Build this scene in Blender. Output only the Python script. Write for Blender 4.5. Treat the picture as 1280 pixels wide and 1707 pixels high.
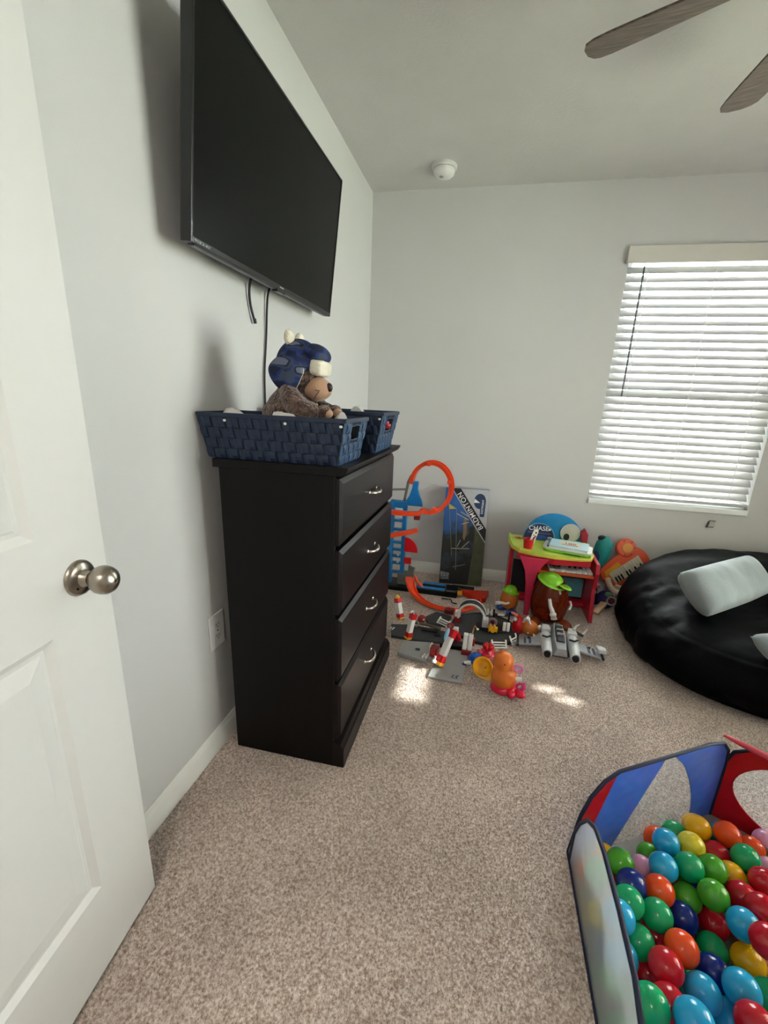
import bpy, math, random
import numpy as np
from mathutils import Vector, Matrix, noise

random.seed(7)
R = math.radians
SC = bpy.context.scene
for o in list(bpy.data.objects):
    bpy.data.objects.remove(o)
COL = SC.collection

# ------------------------------------------------------------------ camera
cam_d = bpy.data.cameras.new('camera')
cam = bpy.data.objects.new('camera', cam_d)
COL.objects.link(cam)
SC.camera = cam
cam_d.sensor_fit = 'VERTICAL'
cam_d.sensor_height = 36.0
cam_d.lens = 723.76 * 36.0 / 1707.0
cam_d.shift_x = -12.93 / 1707.0
cam_d.shift_y = 23.83 / 1707.0
cam_d.clip_start = 0.02
ax = Vector((0.975608, 0.215492, 0.041869))
fw = Vector((-0.195725, 0.940249, -0.278612))
up = Vector((-0.099406, 0.263621, 0.959491))
cm = Matrix((ax, up, -fw)).transposed().to_4x4()
cm.translation = (0.8376, -3.0226, 1.22)
cam.matrix_world = cm

# ------------------------------------------------------------------ light
SC.view_settings.view_transform = 'Standard'
SC.view_settings.look = 'None'
SC.view_settings.gamma = 1.0
SC.view_settings.use_curve_mapping = False
SC.view_settings.exposure = 1.63

W = bpy.data.worlds.new('daylight')
SC.world = W
W.use_nodes = True
bg = W.node_tree.nodes['Background']
bg.inputs[0].default_value = (0.955, 0.975, 1.0, 1)
bg.inputs[1].default_value = 11.0

sun_d = bpy.data.lights.new('sun', 'SUN')
sun = bpy.data.objects.new('sun', sun_d)
COL.objects.link(sun)
sun_d.energy = 10.0
sun_d.color = (1.0, 0.96, 0.9)
sun_d.angle = R(1.3)
SUN_DIR = Vector((-1.0, 0.0, -0.62)).normalized()      # the way the light travels
sun.rotation_euler = SUN_DIR.to_track_quat('-Z', 'Y').to_euler()
sun.location = (5, 1, 4)

def portal(name, loc, rot, sx, sy):
    d = bpy.data.lights.new(name, 'AREA')
    d.shape = 'RECTANGLE'; d.size = sx; d.size_y = sy
    d.cycles.is_portal = True
    o = bpy.data.objects.new(name, d)
    COL.objects.link(o); o.location = loc; o.rotation_euler = rot
    return o
portal('window_portal', (1.985, 0.16, 1.35), (R(-90), 0, 0), 0.95, 1.5)
portal('window_portal', (3.38, -1.60, 1.20), (0, R(90), 0), 1.85, 1.25)

# ------------------------------------------------------------------ materials
def lin(h):
    h = h.lstrip('#')
    c = [int(h[i:i + 2], 16) / 255 for i in (0, 2, 4)]
    return tuple(x / 12.92 if x <= 0.04045 else ((x + 0.055) / 1.055) ** 2.4 for x in c) + (1.0,)

MATS = {}
def mat(name, col, rough=0.5, metal=0.0, var=0.05, vs=30.0, bump=0.0, bs=200.0, spec=0.5,
        trans=0.0, coat=0.0, sheen=0.0, sub=0.0, col2=None, bdist=0.002, emit=0.0, detail=3.0):
    if name in MATS:
        return MATS[name]
    m = bpy.data.materials.new(name)
    m.use_nodes = True
    nt = m.node_tree; N = nt.nodes; L = nt.links
    b = N['Principled BSDF']
    c = lin(col) if isinstance(col, str) else tuple(col) + (1.0,)
    tc = N.new('ShaderNodeTexCoord')
    nz = N.new('ShaderNodeTexNoise'); nz.inputs['Scale'].default_value = vs; nz.inputs['Detail'].default_value = detail
    L.new(tc.outputs['Object'], nz.inputs['Vector'])
    rp = N.new('ShaderNodeValToRGB')
    if col2:
        c2 = lin(col2)
        rp.color_ramp.elements[0].position = 0.4; rp.color_ramp.elements[1].position = 0.6
        rp.color_ramp.elements[0].color = c; rp.color_ramp.elements[1].color = c2
    else:
        rp.color_ramp.elements[0].position = 0.3; rp.color_ramp.elements[1].position = 0.7
        rp.color_ramp.elements[0].color = tuple(max(0, x * (1 - var)) for x in c[:3]) + (1,)
        rp.color_ramp.elements[1].color = tuple(min(1, x * (1 + var)) for x in c[:3]) + (1,)
    L.new(nz.outputs['Fac'], rp.inputs['Fac'])
    L.new(rp.outputs['Color'], b.inputs['Base Color'])
    b.inputs['Roughness'].default_value = rough
    b.inputs['Metallic'].default_value = metal
    b.inputs['Specular IOR Level'].default_value = spec
    b.inputs['Transmission Weight'].default_value = trans
    b.inputs['Coat Weight'].default_value = coat
    b.inputs['Sheen Weight'].default_value = sheen
    if emit:
        b.inputs['Emission Color'].default_value = c
        b.inputs['Emission Strength'].default_value = emit
    if bump:
        n2 = N.new('ShaderNodeTexNoise'); n2.inputs['Scale'].default_value = bs; n2.inputs['Detail'].default_value = 3
        L.new(tc.outputs['Object'], n2.inputs['Vector'])
        bp = N.new('ShaderNodeBump'); bp.inputs['Strength'].default_value = bump; bp.inputs['Distance'].default_value = bdist
        L.new(n2.outputs['Fac'], bp.inputs['Height'])
        L.new(bp.outputs['Normal'], b.inputs['Normal'])
    MATS[name] = m
    return m

def mesh_fabric(name, col, opacity, glow=0.35):
    """thin see-through net fabric: part cloth, part holes"""
    m = bpy.data.materials.new(name); m.use_nodes = True
    nt = m.node_tree; N = nt.nodes; L = nt.links
    b = N['Principled BSDF']; out = N['Material Output']
    b.inputs['Base Color'].default_value = lin(col); b.inputs['Roughness'].default_value = 0.55
    tr = N.new('ShaderNodeBsdfTransparent')
    tl = N.new('ShaderNodeBsdfTranslucent'); tl.inputs[0].default_value = lin(col)
    m1 = N.new('ShaderNodeMixShader'); m1.inputs[0].default_value = glow
    L.new(b.outputs[0], m1.inputs[1]); L.new(tl.outputs[0], m1.inputs[2])
    tc = N.new('ShaderNodeTexCoord'); nz = N.new('ShaderNodeTexNoise'); nz.inputs['Scale'].default_value = 14
    L.new(tc.outputs['Object'], nz.inputs['Vector'])
    mr = N.new('ShaderNodeMapRange'); mr.inputs[3].default_value = opacity - 0.06; mr.inputs[4].default_value = opacity + 0.06
    L.new(nz.outputs['Fac'], mr.inputs[0])
    mx = N.new('ShaderNodeMixShader')
    L.new(mr.outputs[0], mx.inputs[0]); L.new(tr.outputs[0], mx.inputs[1]); L.new(m1.outputs[0], mx.inputs[2])
    L.new(mx.outputs[0], out.inputs['Surface'])
    return m

def pane_glass(name):
    m = bpy.data.materials.new(name); m.use_nodes = True
    nt = m.node_tree; N = nt.nodes; L = nt.links
    out = N['Material Output']; N.remove(N['Principled BSDF'])
    tr = N.new('ShaderNodeBsdfTransparent'); tr.inputs[0].default_value = (0.95, 0.98, 0.97, 1)
    gl = N.new('ShaderNodeBsdfGlossy'); gl.inputs['Roughness'].default_value = 0.02
    fr = N.new('ShaderNodeFresnel'); fr.inputs[0].default_value = 1.45
    mx = N.new('ShaderNodeMixShader')
    L.new(fr.outputs[0], mx.inputs[0]); L.new(tr.outputs[0], mx.inputs[1]); L.new(gl.outputs[0], mx.inputs[2])
    L.new(mx.outputs[0], out.inputs['Surface'])
    return m

def wood_dark(name, c1, c2, scale=(1, 1, 14), rough=0.35, spec=0.5):
    m = bpy.data.materials.new(name); m.use_nodes = True
    nt = m.node_tree; N = nt.nodes; L = nt.links
    b = N['Principled BSDF']; b.inputs['Roughness'].default_value = rough; b.inputs['Specular IOR Level'].default_value = spec
    tc = N.new('ShaderNodeTexCoord'); mp = N.new('ShaderNodeMapping')
    mp.inputs['Scale'].default_value = scale
    L.new(tc.outputs['Object'], mp.inputs[0])
    nz = N.new('ShaderNodeTexNoise'); nz.inputs['Scale'].default_value = 5; nz.inputs['Detail'].default_value = 8
    L.new(mp.outputs[0], nz.inputs['Vector'])
    rp = N.new('ShaderNodeValToRGB'); rp.color_ramp.elements[0].position = 0.35; rp.color_ramp.elements[1].position = 0.7
    rp.color_ramp.elements[0].color = lin(c1); rp.color_ramp.elements[1].color = lin(c2)
    L.new(nz.outputs['Fac'], rp.inputs['Fac']); L.new(rp.outputs['Color'], b.inputs['Base Color'])
    bp = N.new('ShaderNodeBump'); bp.inputs['Strength'].default_value = 0.06; bp.inputs['Distance'].default_value = 0.001
    L.new(nz.outputs['Fac'], bp.inputs['Height']); L.new(bp.outputs['Normal'], b.inputs['Normal'])
    return m

# ------------------------------------------------------------------ mesh helpers
class G:
    def __init__(s):
        s.v = []; s.f = []
    def add(s, vs, fs, M=None):
        n = len(s.v)
        for p in vs:
            p = Vector(p)
            s.v.append(tuple(M @ p if M is not None else p))
        s.f += [tuple(i + n for i in f) for f in fs]
        return s
    def box(s, x0, x1, y0, y1, z0, z1, M=None):
        vs = [(x0, y0, z0), (x1, y0, z0), (x1, y1, z0), (x0, y1, z0), (x0, y0, z1), (x1, y0, z1), (x1, y1, z1), (x0, y1, z1)]
        return s.add(vs, [(0, 3, 2, 1), (4, 5, 6, 7), (0, 1, 5, 4), (1, 2, 6, 5), (2, 3, 7, 6), (3, 0, 4, 7)], M)
    def lathe(s, prof, n=24, M=None):
        vs = []; fs = []
        k = len(prof)
        for i in range(n):
            a = 2 * math.pi * i / n
            for r, z in prof:
                vs.append((r * math.cos(a), r * math.sin(a), z))
        for i in range(n):
            j = (i + 1) % n
            for q in range(k - 1):
                a, b, c, d = i * k + q, j * k + q, j * k + q + 1, i * k + q + 1
                if prof[q][0] < 1e-7:
                    fs.append((a, c, d))
                elif prof[q + 1][0] < 1e-7:
                    fs.append((a, b, d))
                else:
                    fs.append((a, b, c, d))
        return s.add(vs, fs, M)
    def cyl(s, p0, p1, r0, r1=None, n=14):
        r1 = r0 if r1 is None else r1
        p0 = Vector(p0); p1 = Vector(p1); d = p1 - p0
        M = Matrix.Translation(p0) @ d.to_track_quat('Z', 'Y').to_matrix().to_4x4()
        return s.lathe([(0, 0), (r0, 0), (r1, d.length), (0, d.length)], n, M)
    def tube(s, pts, r, n=8, closed=False):
        pts = [Vector(p) for p in pts]; m = len(pts)
        rs = r if isinstance(r, (list, tuple)) else [r] * m
        vs = []; fs = []; u = None
        for i, p in enumerate(pts):
            a = pts[(i - 1) % m] if (closed or i > 0) else p
            b = pts[(i + 1) % m] if (closed or i < m - 1) else p
            t = (b - a).normalized()
            if u is None:
                u = t.orthogonal().normalized()
            u = (u - t * u.dot(t))
            u = u.normalized() if u.length > 1e-6 else t.orthogonal().normalized()
            w = t.cross(u)
            for k in range(n):
                an = 2 * math.pi * k / n
                vs.append(p + (u * math.cos(an) + w * math.sin(an)) * rs[i])
        rng = m if closed else m - 1
        for i in range(rng):
            j = (i + 1) % m
            for k in range(n):
                l = (k + 1) % n
                fs.append((i * n + k, i * n + l, j * n + l, j * n + k))
        if not closed:
            fs.append(tuple(range(n))[::-1]); fs.append(tuple((m - 1) * n + k for k in range(n)))
        return s.add(vs, fs)
    def ell(s, c, rx, ry, rz, nu=20, nv=12, M=None, fn=None):
        prof = [(math.sin(math.pi * i / nv), -math.cos(math.pi * i / nv)) for i in range(nv + 1)]
        prof[0] = (0, -1); prof[-1] = (0, 1)
        T = Matrix.Translation(c) @ (M if M is not None else Matrix()) @ Matrix.Diagonal((rx, ry, rz, 1))
        g = G().lathe(prof, nu)
        vs = [Vector(p) for p in g.v]
        if fn:
            vs = [fn(p) for p in vs]
        return s.add(vs, g.f, T)
    def prism(s, poly, h0, h1, M=None):
        n = len(poly)
        a = sum(poly[i][0] * poly[(i + 1) % n][1] - poly[(i + 1) % n][0] * poly[i][1] for i in range(n))
        if a < 0:
            poly = poly[::-1]
        vs = [(x, y, h0) for x, y in poly] + [(x, y, h1) for x, y in poly]
        fs = [tuple(range(n))[::-1], tuple(range(n, 2 * n))] + [(i, (i + 1) % n, n + (i + 1) % n, n + i) for i in range(n)]
        return s.add(vs, fs, M)
    def sweep(s, pts, sides, prof, closed=False):
        pts = [Vector(p) for p in pts]; m = len(pts); k = len(prof)
        vs = []; fs = []
        for i, p in enumerate(pts):
            a = pts[(i - 1) % m] if (closed or i > 0) else p
            b = pts[(i + 1) % m] if (closed or i < m - 1) else p
            t = (b - a).normalized()
            sd = Vector(sides[i] if isinstance(sides, list) else sides)
            sd = (sd - t * sd.dot(t)).normalized()
            w = sd.cross(t)
            for x, y in prof:
                vs.append(p + sd * x + w * y)
        for i in range(m if closed else m - 1):
            j = (i + 1) % m
            for q in range(k):
                l = (q + 1) % k
                fs.append((i * k + q, i * k + l, j * k + l, j * k + q))
        if not closed:
            fs.append(tuple(range(k))[::-1]); fs.append(tuple((m - 1) * k + q for q in range(k)))
        return s.add(vs, fs)
    def obj(s, name, m, parent=None, smooth=None, bevel=0, bseg=2, sub=0, loc=None, rot=None, kind=None, label=None):
        me = bpy.data.meshes.new(name)
        me.from_pydata(s.v, [], s.f)
        me.validate(); me.update()
        if smooth is not None:
            me.polygons.foreach_set('use_smooth', [True] * len(me.polygons))
            if smooth < 179:
                me.set_sharp_from_angle(angle=R(smooth))
        me.materials.append(m)
        return link(name, me, parent, bevel, bseg, sub, loc, rot, kind, label)

def link(name, me, parent=None, bevel=0, bseg=2, sub=0, loc=None, rot=None, kind=None, label=None):
    o = bpy.data.objects.new(name, me)
    COL.objects.link(o)
    o.parent = parent
    if bevel:
        b = o.modifiers.new('bevel', 'BEVEL'); b.width = bevel; b.segments = bseg; b.limit_method = 'ANGLE'; b.angle_limit = R(35)
    if sub:
        q = o.modifiers.new('subd', 'SUBSURF'); q.levels = sub; q.render_levels = sub
    if loc is not None: o.location = loc
    if rot is not None: o.rotation_euler = rot
    if kind: o['kind'] = kind
    if label: o['label'] = label
    return o

def tag(o, label, cat, group=None):
    o['label'] = label; o['category'] = cat
    if group: o['group'] = group
    return o

def thing(name, label, cat, loc=(0, 0, 0), rot=(0, 0, 0), group=None):
    o = bpy.data.objects.new(name, None)
    o.empty_display_size = 0.05
    COL.objects.link(o)
    o.location = loc; o.rotation_euler = rot
    return tag(o, label, cat, group)

def copy_tree(o, parent=None):
    c = o.copy(); COL.objects.link(c); c.parent = parent
    for ch in list(o.children):
        copy_tree(ch, c)
    return c

def text(name, s, size, m, parent, M, depth=0.0008, sx=1.0, align='CENTER', label=None, spacing=1.0):
    cu = bpy.data.curves.new(name, 'FONT')
    cu.body = s; cu.size = size; cu.extrude = depth; cu.align_x = align; cu.align_y = 'CENTER'
    cu.offset = size * 0.008; cu.space_character = spacing
    t = bpy.data.objects.new('tmp_text', cu); COL.objects.link(t)
    bpy.context.view_layer.update()
    me = bpy.data.meshes.new_from_object(t)
    bpy.data.objects.remove(t); bpy.data.curves.remove(cu)
    me.transform(M @ Matrix.Diagonal((sx, 1, 1, 1)))
    me.materials.clear(); me.materials.append(m)
    me.name = name
    return link(name, me, parent, label=label)

def smoothstep(a, b, x):
    t = max(0.0, min(1.0, (x - a) / (b - a)))
    return t * t * (3 - 2 * t)

def catmull(P, n=8, closed=False):
    P = [Vector(p) for p in P]; out = []; m = len(P)
    for i in range(m if closed else m - 1):
        p0 = P[(i - 1) % m] if (closed or i > 0) else P[i]
        p1 = P[i]; p2 = P[(i + 1) % m]
        p3 = P[(i + 2) % m] if (closed or i < m - 2) else P[i + 1]
        for k in range(n):
            t = k / n
            out.append(0.5 * ((2 * p1) + (p2 - p0) * t + (2 * p0 - 5 * p1 + 4 * p2 - p3) * t * t + (3 * p1 - p0 - 3 * p2 + p3) * t ** 3))
    if not closed:
        out.append(P[-1])
    return out

def euler_M(rx=0, ry=0, rz=0, loc=(0, 0, 0)):
    return Matrix.Translation(loc) @ Matrix.Rotation(rz, 4, 'Z') @ Matrix.Rotation(ry, 4, 'Y') @ Matrix.Rotation(rx, 4, 'X')

# ------------------------------------------------------------------ common materials
M_wall = mat('wall_paint', '#d0cfcd', 0.75, var=0.012, vs=3, bump=0.35, bs=260, bdist=0.0012)
M_ceil = mat('ceiling_texture', '#d2cfcd', 0.9, var=0.02, vs=6, bump=0.7, bs=110, bdist=0.003)
M_trim = mat('trim_paint', '#e9e8e2', 0.4, var=0.01)
M_door = mat('door_paint', '#d5d4d0', 0.42, var=0.008, bump=0.08, bs=300, bdist=0.0006)
M_black = mat('black_plastic', '#0b0b0c', 0.35)
M_satin = mat('satin_nickel', '#a59c90', 0.28, 1.0, var=0.03)
M_white = mat('white_plastic', '#e6e5e2', 0.35, var=0.02)
M_red = mat('red_plastic', '#c8141c', 0.3, var=0.04)
M_orange = mat('orange_plastic', '#f0491c', 0.35, var=0.04)
M_blue = mat('blue_plastic', '#1678bd', 0.35, var=0.05)
M_yellow = mat('yellow_plastic', '#e8a91e', 0.35, var=0.04)
M_green = mat('lime_plastic', '#7cc21f', 0.25, var=0.05)
M_grey = mat('grey_plastic', '#9b9c9b', 0.45, var=0.03)
M_road = mat('road_plastic', '#35383a', 0.6, var=0.06, bump=0.1, bs=300)
M_navy = mat('navy_plastic', '#123a78', 0.35)

# ------------------------------------------------------------------ room shell
RX, RY, RH = 3.22, -3.13, 2.44
WX0, WX1, WZ0, WZ1 = 1.522, 2.446, 0.645, 2.10        # back window opening
VY0, VY1, VZ0, VZ1 = -2.20, -1.00, 0.30, 2.10        # right-hand window opening
T = 0.16

def carpet_mat(name):
    m = bpy.data.materials.new(name); m.use_nodes = True
    nt = m.node_tree; N = nt.nodes; L = nt.links
    b = N['Principled BSDF']; b.inputs['Roughness'].default_value = 0.95; b.inputs['Specular IOR Level'].default_value = 0.1
    b.inputs['Sheen Weight'].default_value = 0.15
    tc = N.new('ShaderNodeTexCoord')
    n1 = N.new('ShaderNodeTexNoise'); n1.inputs['Scale'].default_value = 150; n1.inputs['Detail'].default_value = 2
    n2 = N.new('ShaderNodeTexNoise'); n2.inputs['Scale'].default_value = 3.5; n2.inputs['Detail'].default_value = 4
    L.new(tc.outputs['Object'], n1.inputs['Vector']); L.new(tc.outputs['Object'], n2.inputs['Vector'])
    r1 = N.new('ShaderNodeValToRGB')
    r1.color_ramp.elements[0].position = 0.32; r1.color_ramp.elements[0].color = lin('#a68f81')
    r1.color_ramp.elements[1].position = 0.68; r1.color_ramp.elements[1].color = lin('#f2e5db')
    L.new(n1.outputs['Fac'], r1.inputs['Fac'])
    r2 = N.new('ShaderNodeMapRange'); r2.inputs[1].default_value = 0.3; r2.inputs[2].default_value = 0.7
    r2.inputs[3].default_value = 0.86; r2.inputs[4].default_value = 1.1
    L.new(n2.outputs['Fac'], r2.inputs[0])
    mx = N.new('ShaderNodeVectorMath'); mx.operation = 'SCALE'
    L.new(r1.outputs['Color'], mx.inputs[0]); L.new(r2.outputs[0], mx.inputs['Scale'])
    L.new(mx.outputs[0], b.inputs['Base Color'])
    bp = N.new('ShaderNodeBump'); bp.inputs['Strength'].default_value = 0.6; bp.inputs['Distance'].default_value = 0.004
    L.new(n1.outputs['Fac'], bp.inputs['Height']); L.new(bp.outputs['Normal'], b.inputs['Normal'])
    return m
M_carpet = carpet_mat('carpet')

def structure(o):
    o['kind'] = 'structure'
    return o

FLOOR = structure(G().box(-T, RX + T, RY - 1.6, T, -0.12, -0.004).obj('floor', M_carpet))
structure(G().box(-T, RX + T, RY - 1.6, T, RH, RH + 0.12).obj('ceiling', M_ceil))
structure(G().box(-T, 0, RY - 1.6, T, -0.004, RH).obj('wall_left', M_wall))
g = G()
g.box(0, WX0, 0, T, -0.004, RH); g.box(WX1, RX, 0, T, -0.004, RH)
g.box(WX0, WX1, 0, T, -0.004, WZ0); g.box(WX0, WX1, 0, T, WZ1, RH)
structure(g.obj('wall_back', M_wall))
g = G()
g.box(RX, RX + T, RY - 1.6, VY0, -0.004, RH); g.box(RX, RX + T, VY1, T, -0.004, RH)
g.box(RX, RX + T, VY0, VY1, -0.004, VZ0); g.box(RX, RX + T, VY0, VY1, VZ1, RH)
structure(g.obj('wall_right', M_wall))
DX0, DX1 = 0.19, 0.99                                   # doorway in the front wall
g = G()
g.box(0, DX0, RY - 0.12, RY, -0.004, RH); g.box(DX1, RX, RY - 0.12, RY, -0.004, RH)
g.box(DX0, DX1, RY - 0.12, RY, 2.06, RH)
structure(g.obj('wall_front', M_wall))
structure(G().box(0, RX, RY - 1.6, RY - 1.5, -0.004, RH).obj('wall_hall', M_wall))

def add_hall_fill():  # added lamp, out of view, gives front fill through the doorway
    r = thing('hall_fill_lamp', 'round white fill lamp added on the unseen hall ceiling behind the camera', 'lamp', (0.75, RY - 0.75, RH))
    G().lathe([(0, -0.075), (0.09, -0.068), (0.13, -0.045), (0.145, -0.015), (0.145, -0.012), (0, -0.012)], 32).obj('lamp_shade', mat('fill_lamp_glass', '#fff1dd', 0.4, emit=3.0), r, smooth=50)
    G().lathe([(0, -0.014), (0.155, -0.014), (0.155, 0.0), (0, 0.0)], 32).obj('lamp_base', M_white, r, smooth=40)
    d = bpy.data.lights.new('hall_fill_light', 'POINT'); d.energy = 10.0; d.color = (1.0, 0.95, 0.88); d.shadow_soft_size = 0.14
    o = bpy.data.objects.new('hall_fill_light', d); COL.objects.link(o); o.location = (0.75, RY - 0.75, RH - 0.25)
add_hall_fill()

def baseboard(name, L_, M):
    """moulded board along local x, back on local y=0, room at -y"""
    prof = [(0, 0), (-0.0150, 0), (-0.0150, 0.048), (-0.0125, 0.053), (-0.0125, 0.060), (-0.0085, 0.067), (-0.0060, 0.071), (-0.0060, 0.076), (-0.0025, 0.082), (0, 0.082)]
    vs = []; k = len(prof)
    for x in (0, L_):
        vs += [(x, y, z - 0.004) for y, z in prof]
    fs = [tuple(range(k)), tuple(range(k, 2 * k))[::-1]] + [(i, i + k, (i + 1) % k + k, (i + 1) % k) for i in range(k)]
    return structure(G().add(vs, fs, M).obj(name, M_trim, smooth=40))
baseboard('baseboard_back', RX, Matrix())
baseboard('baseboard_left', -RY, euler_M(rz=R(90), loc=(0, RY, 0)))
baseboard('baseboard_right', -RY, euler_M(rz=R(-90), loc=(RX, 0, 0)))
baseboard('baseboard_front', RX - DX1 - 0.07, euler_M(rz=R(180), loc=(RX, RY, 0)))
g = G()
g.box(DX0 - 0.06, DX0, RY, RY + 0.015, 0, 2.06); g.box(DX1, DX1 + 0.06, RY, RY + 0.015, 0, 2.06); g.box(DX0 - 0.06, DX1 + 0.06, RY, RY + 0.015, 2.06, 2.12)
structure(g.obj('trim_1', M_trim, bevel=0.004))

# carpet pile: real tufts standing on the floor, far too many to count
def carpet_pile():
    rs = np.random.default_rng(3)
    step = 0.0058
    xs = np.arange(0.02, RX - 0.02, step); ys = np.arange(RY + 0.0, -0.016, step)
    X, Y = np.meshgrid(xs, ys)
    P = np.stack([X.ravel(), Y.ravel()], 1) + rs.uniform(-0.5, 0.5, (X.size, 2)) * step
    # leave out what stands squarely under solid furniture
    keep = ~((P[:, 0] > 0.09) & (P[:, 0] < 0.43) & (P[:, 1] > -1.84) & (P[:, 1] < -1.2))
    keep &= ~((((P[:, 0] - 2.42) / 0.62) ** 2 + ((P[:, 1] + 0.66) / 0.55) ** 2) < 1)
    keep &= ~((P[:, 0] > 2.3) & (P[:, 1] < -1.9))
    P = P[keep]; n = len(P)
    h = rs.uniform(0.0055, 0.0095, n); a = rs.uniform(0, 2 * np.pi, n)
    lean = rs.uniform(0.0, 0.0045, n); la = rs.normal(0.6, 1.3, n)
    w = rs.uniform(0.0020, 0.0031, n)
    V = np.zeros((n, 4, 3))
    for k in range(3):
        V[:, k, 0] = P[:, 0] + w * np.cos(a + k * 2.0944); V[:, k, 1] = P[:, 1] + w * np.sin(a + k * 2.0944); V[:, k, 2] = -0.0045
    V[:, 3, 0] = P[:, 0] + lean * np.cos(la); V[:, 3, 1] = P[:, 1] + lean * np.sin(la); V[:, 3, 2] = -0.0045 + h
    b = np.arange(n)[:, None] * 4
    F = np.concatenate([b + np.array([[0, 1, 3]]), b + np.array([[1, 2, 3]]), b + np.array([[2, 0, 3]])], 0).astype(np.int32)
    me = bpy.data.meshes.new('carpet_pile')
    me.vertices.add(n * 4); me.vertices.foreach_set('co', V.ravel())
    me.loops.add(F.size); me.loops.foreach_set('vertex_index', F.ravel())
    me.polygons.add(len(F)); me.polygons.foreach_set('loop_start', np.arange(0, F.size, 3, dtype=np.int32))
    me.polygons.foreach_set('loop_total', np.full(len(F), 3, np.int32))
    me.update(calc_edges=True)
    me.materials.append(M_carpet)
    return link('carpet_pile', me, FLOOR, kind='stuff')
carpet_pile()

# ------------------------------------------------------------------ windows and blinds
M_glass = pane_glass('window_glass')
M_vinyl = mat('window_vinyl', '#e8eaea', 0.4, var=0.01)
M_sill = mat('window_sill_paint', '#eef0ef', 0.35, var=0.01)
M_slat = mat('blind_slat_shaded', '#bab9b9', 0.5, var=0.01)  # white slats; the shade on their room side is put into this grey
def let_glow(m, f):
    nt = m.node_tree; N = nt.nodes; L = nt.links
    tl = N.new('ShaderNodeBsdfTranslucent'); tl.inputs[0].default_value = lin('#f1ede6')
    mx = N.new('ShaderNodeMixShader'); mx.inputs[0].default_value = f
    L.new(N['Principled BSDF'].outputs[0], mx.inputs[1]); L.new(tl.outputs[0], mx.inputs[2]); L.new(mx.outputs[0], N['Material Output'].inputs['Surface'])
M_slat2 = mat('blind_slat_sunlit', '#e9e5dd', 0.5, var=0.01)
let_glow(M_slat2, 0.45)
M_valance = mat('blind_valance', '#d8d3cb', 0.5, var=0.02, vs=8)

def window(name, w, h, M):
    """local: x across, y outward, z up; opening from (0,0,0) to (w, T, h)"""
    r = bpy.data.objects.new(name, None); COL.objects.link(r); r.matrix_world = M; r['kind'] = 'structure'
    f = 0.045; y0, y1 = 0.085, 0.135
    g = G()
    g.box(0, f, y0, y1, 0, h); g.box(w - f, w, y0, y1, 0, h); g.box(f, w - f, y0, y1, 0, f); g.box(f, w - f, y0, y1, h - f, h)
    g.box(f, w - f, y0 + 0.005, y1 - 0.005, h * 0.5 - 0.022, h * 0.5 + 0.022)
    g.obj('window_frame', M_vinyl, r, bevel=0.003)
    G().box(f, w - f, 0.108, 0.112, f, h * 0.5 - 0.022).obj('glass_pane', M_glass, r)
    G().box(f, w - f, 0.112, 0.116, h * 0.5 + 0.022, h - f).obj('glass_pane', M_glass, r)
    G().box(-0.0, w, -0.014, y0, -0.022, 0.012).obj('window_sill', M_sill, r, bevel=0.004)
    return r
window('window_1', WX1 - WX0, WZ1 - WZ0, Matrix.Translation((WX0, 0, WZ0)))
window('window_2', VY1 - VY0, VZ1 - VZ0, euler_M(rz=R(-90), loc=(RX, VY1, VZ0)))

def slat_mesh(L_, m, w=0.05):
    prof = []
    for i in range(6):
        t = i / 5 - 0.5
        prof.append((t * w, 0.0032 * (1 - (2 * t) ** 2) + 0.0012))
    for i in range(6):
        t = 0.5 - i / 5
        prof.append((t * w, 0.0032 * (1 - (2 * t) ** 2) - 0.0012))
    g = G(); k = len(prof); vs = []
    for x in (0, L_):
        vs += [(x, y, z) for y, z in prof]
    fs = [tuple(range(k)), tuple(range(k, 2 * k))[::-1]] + [(i, (i + 1) % k, (i + 1) % k + k, i + k) for i in range(k)]
    g.add(vs, [f[::-1] for f in fs])
    me = bpy.data.meshes.new('slat'); me.from_pydata(g.v, [], g.f); me.update()
    me.polygons.foreach_set('use_smooth', [True] * len(me.polygons)); me.set_sharp_from_angle(angle=R(40))
    me.materials.append(m)
    return me

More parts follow.
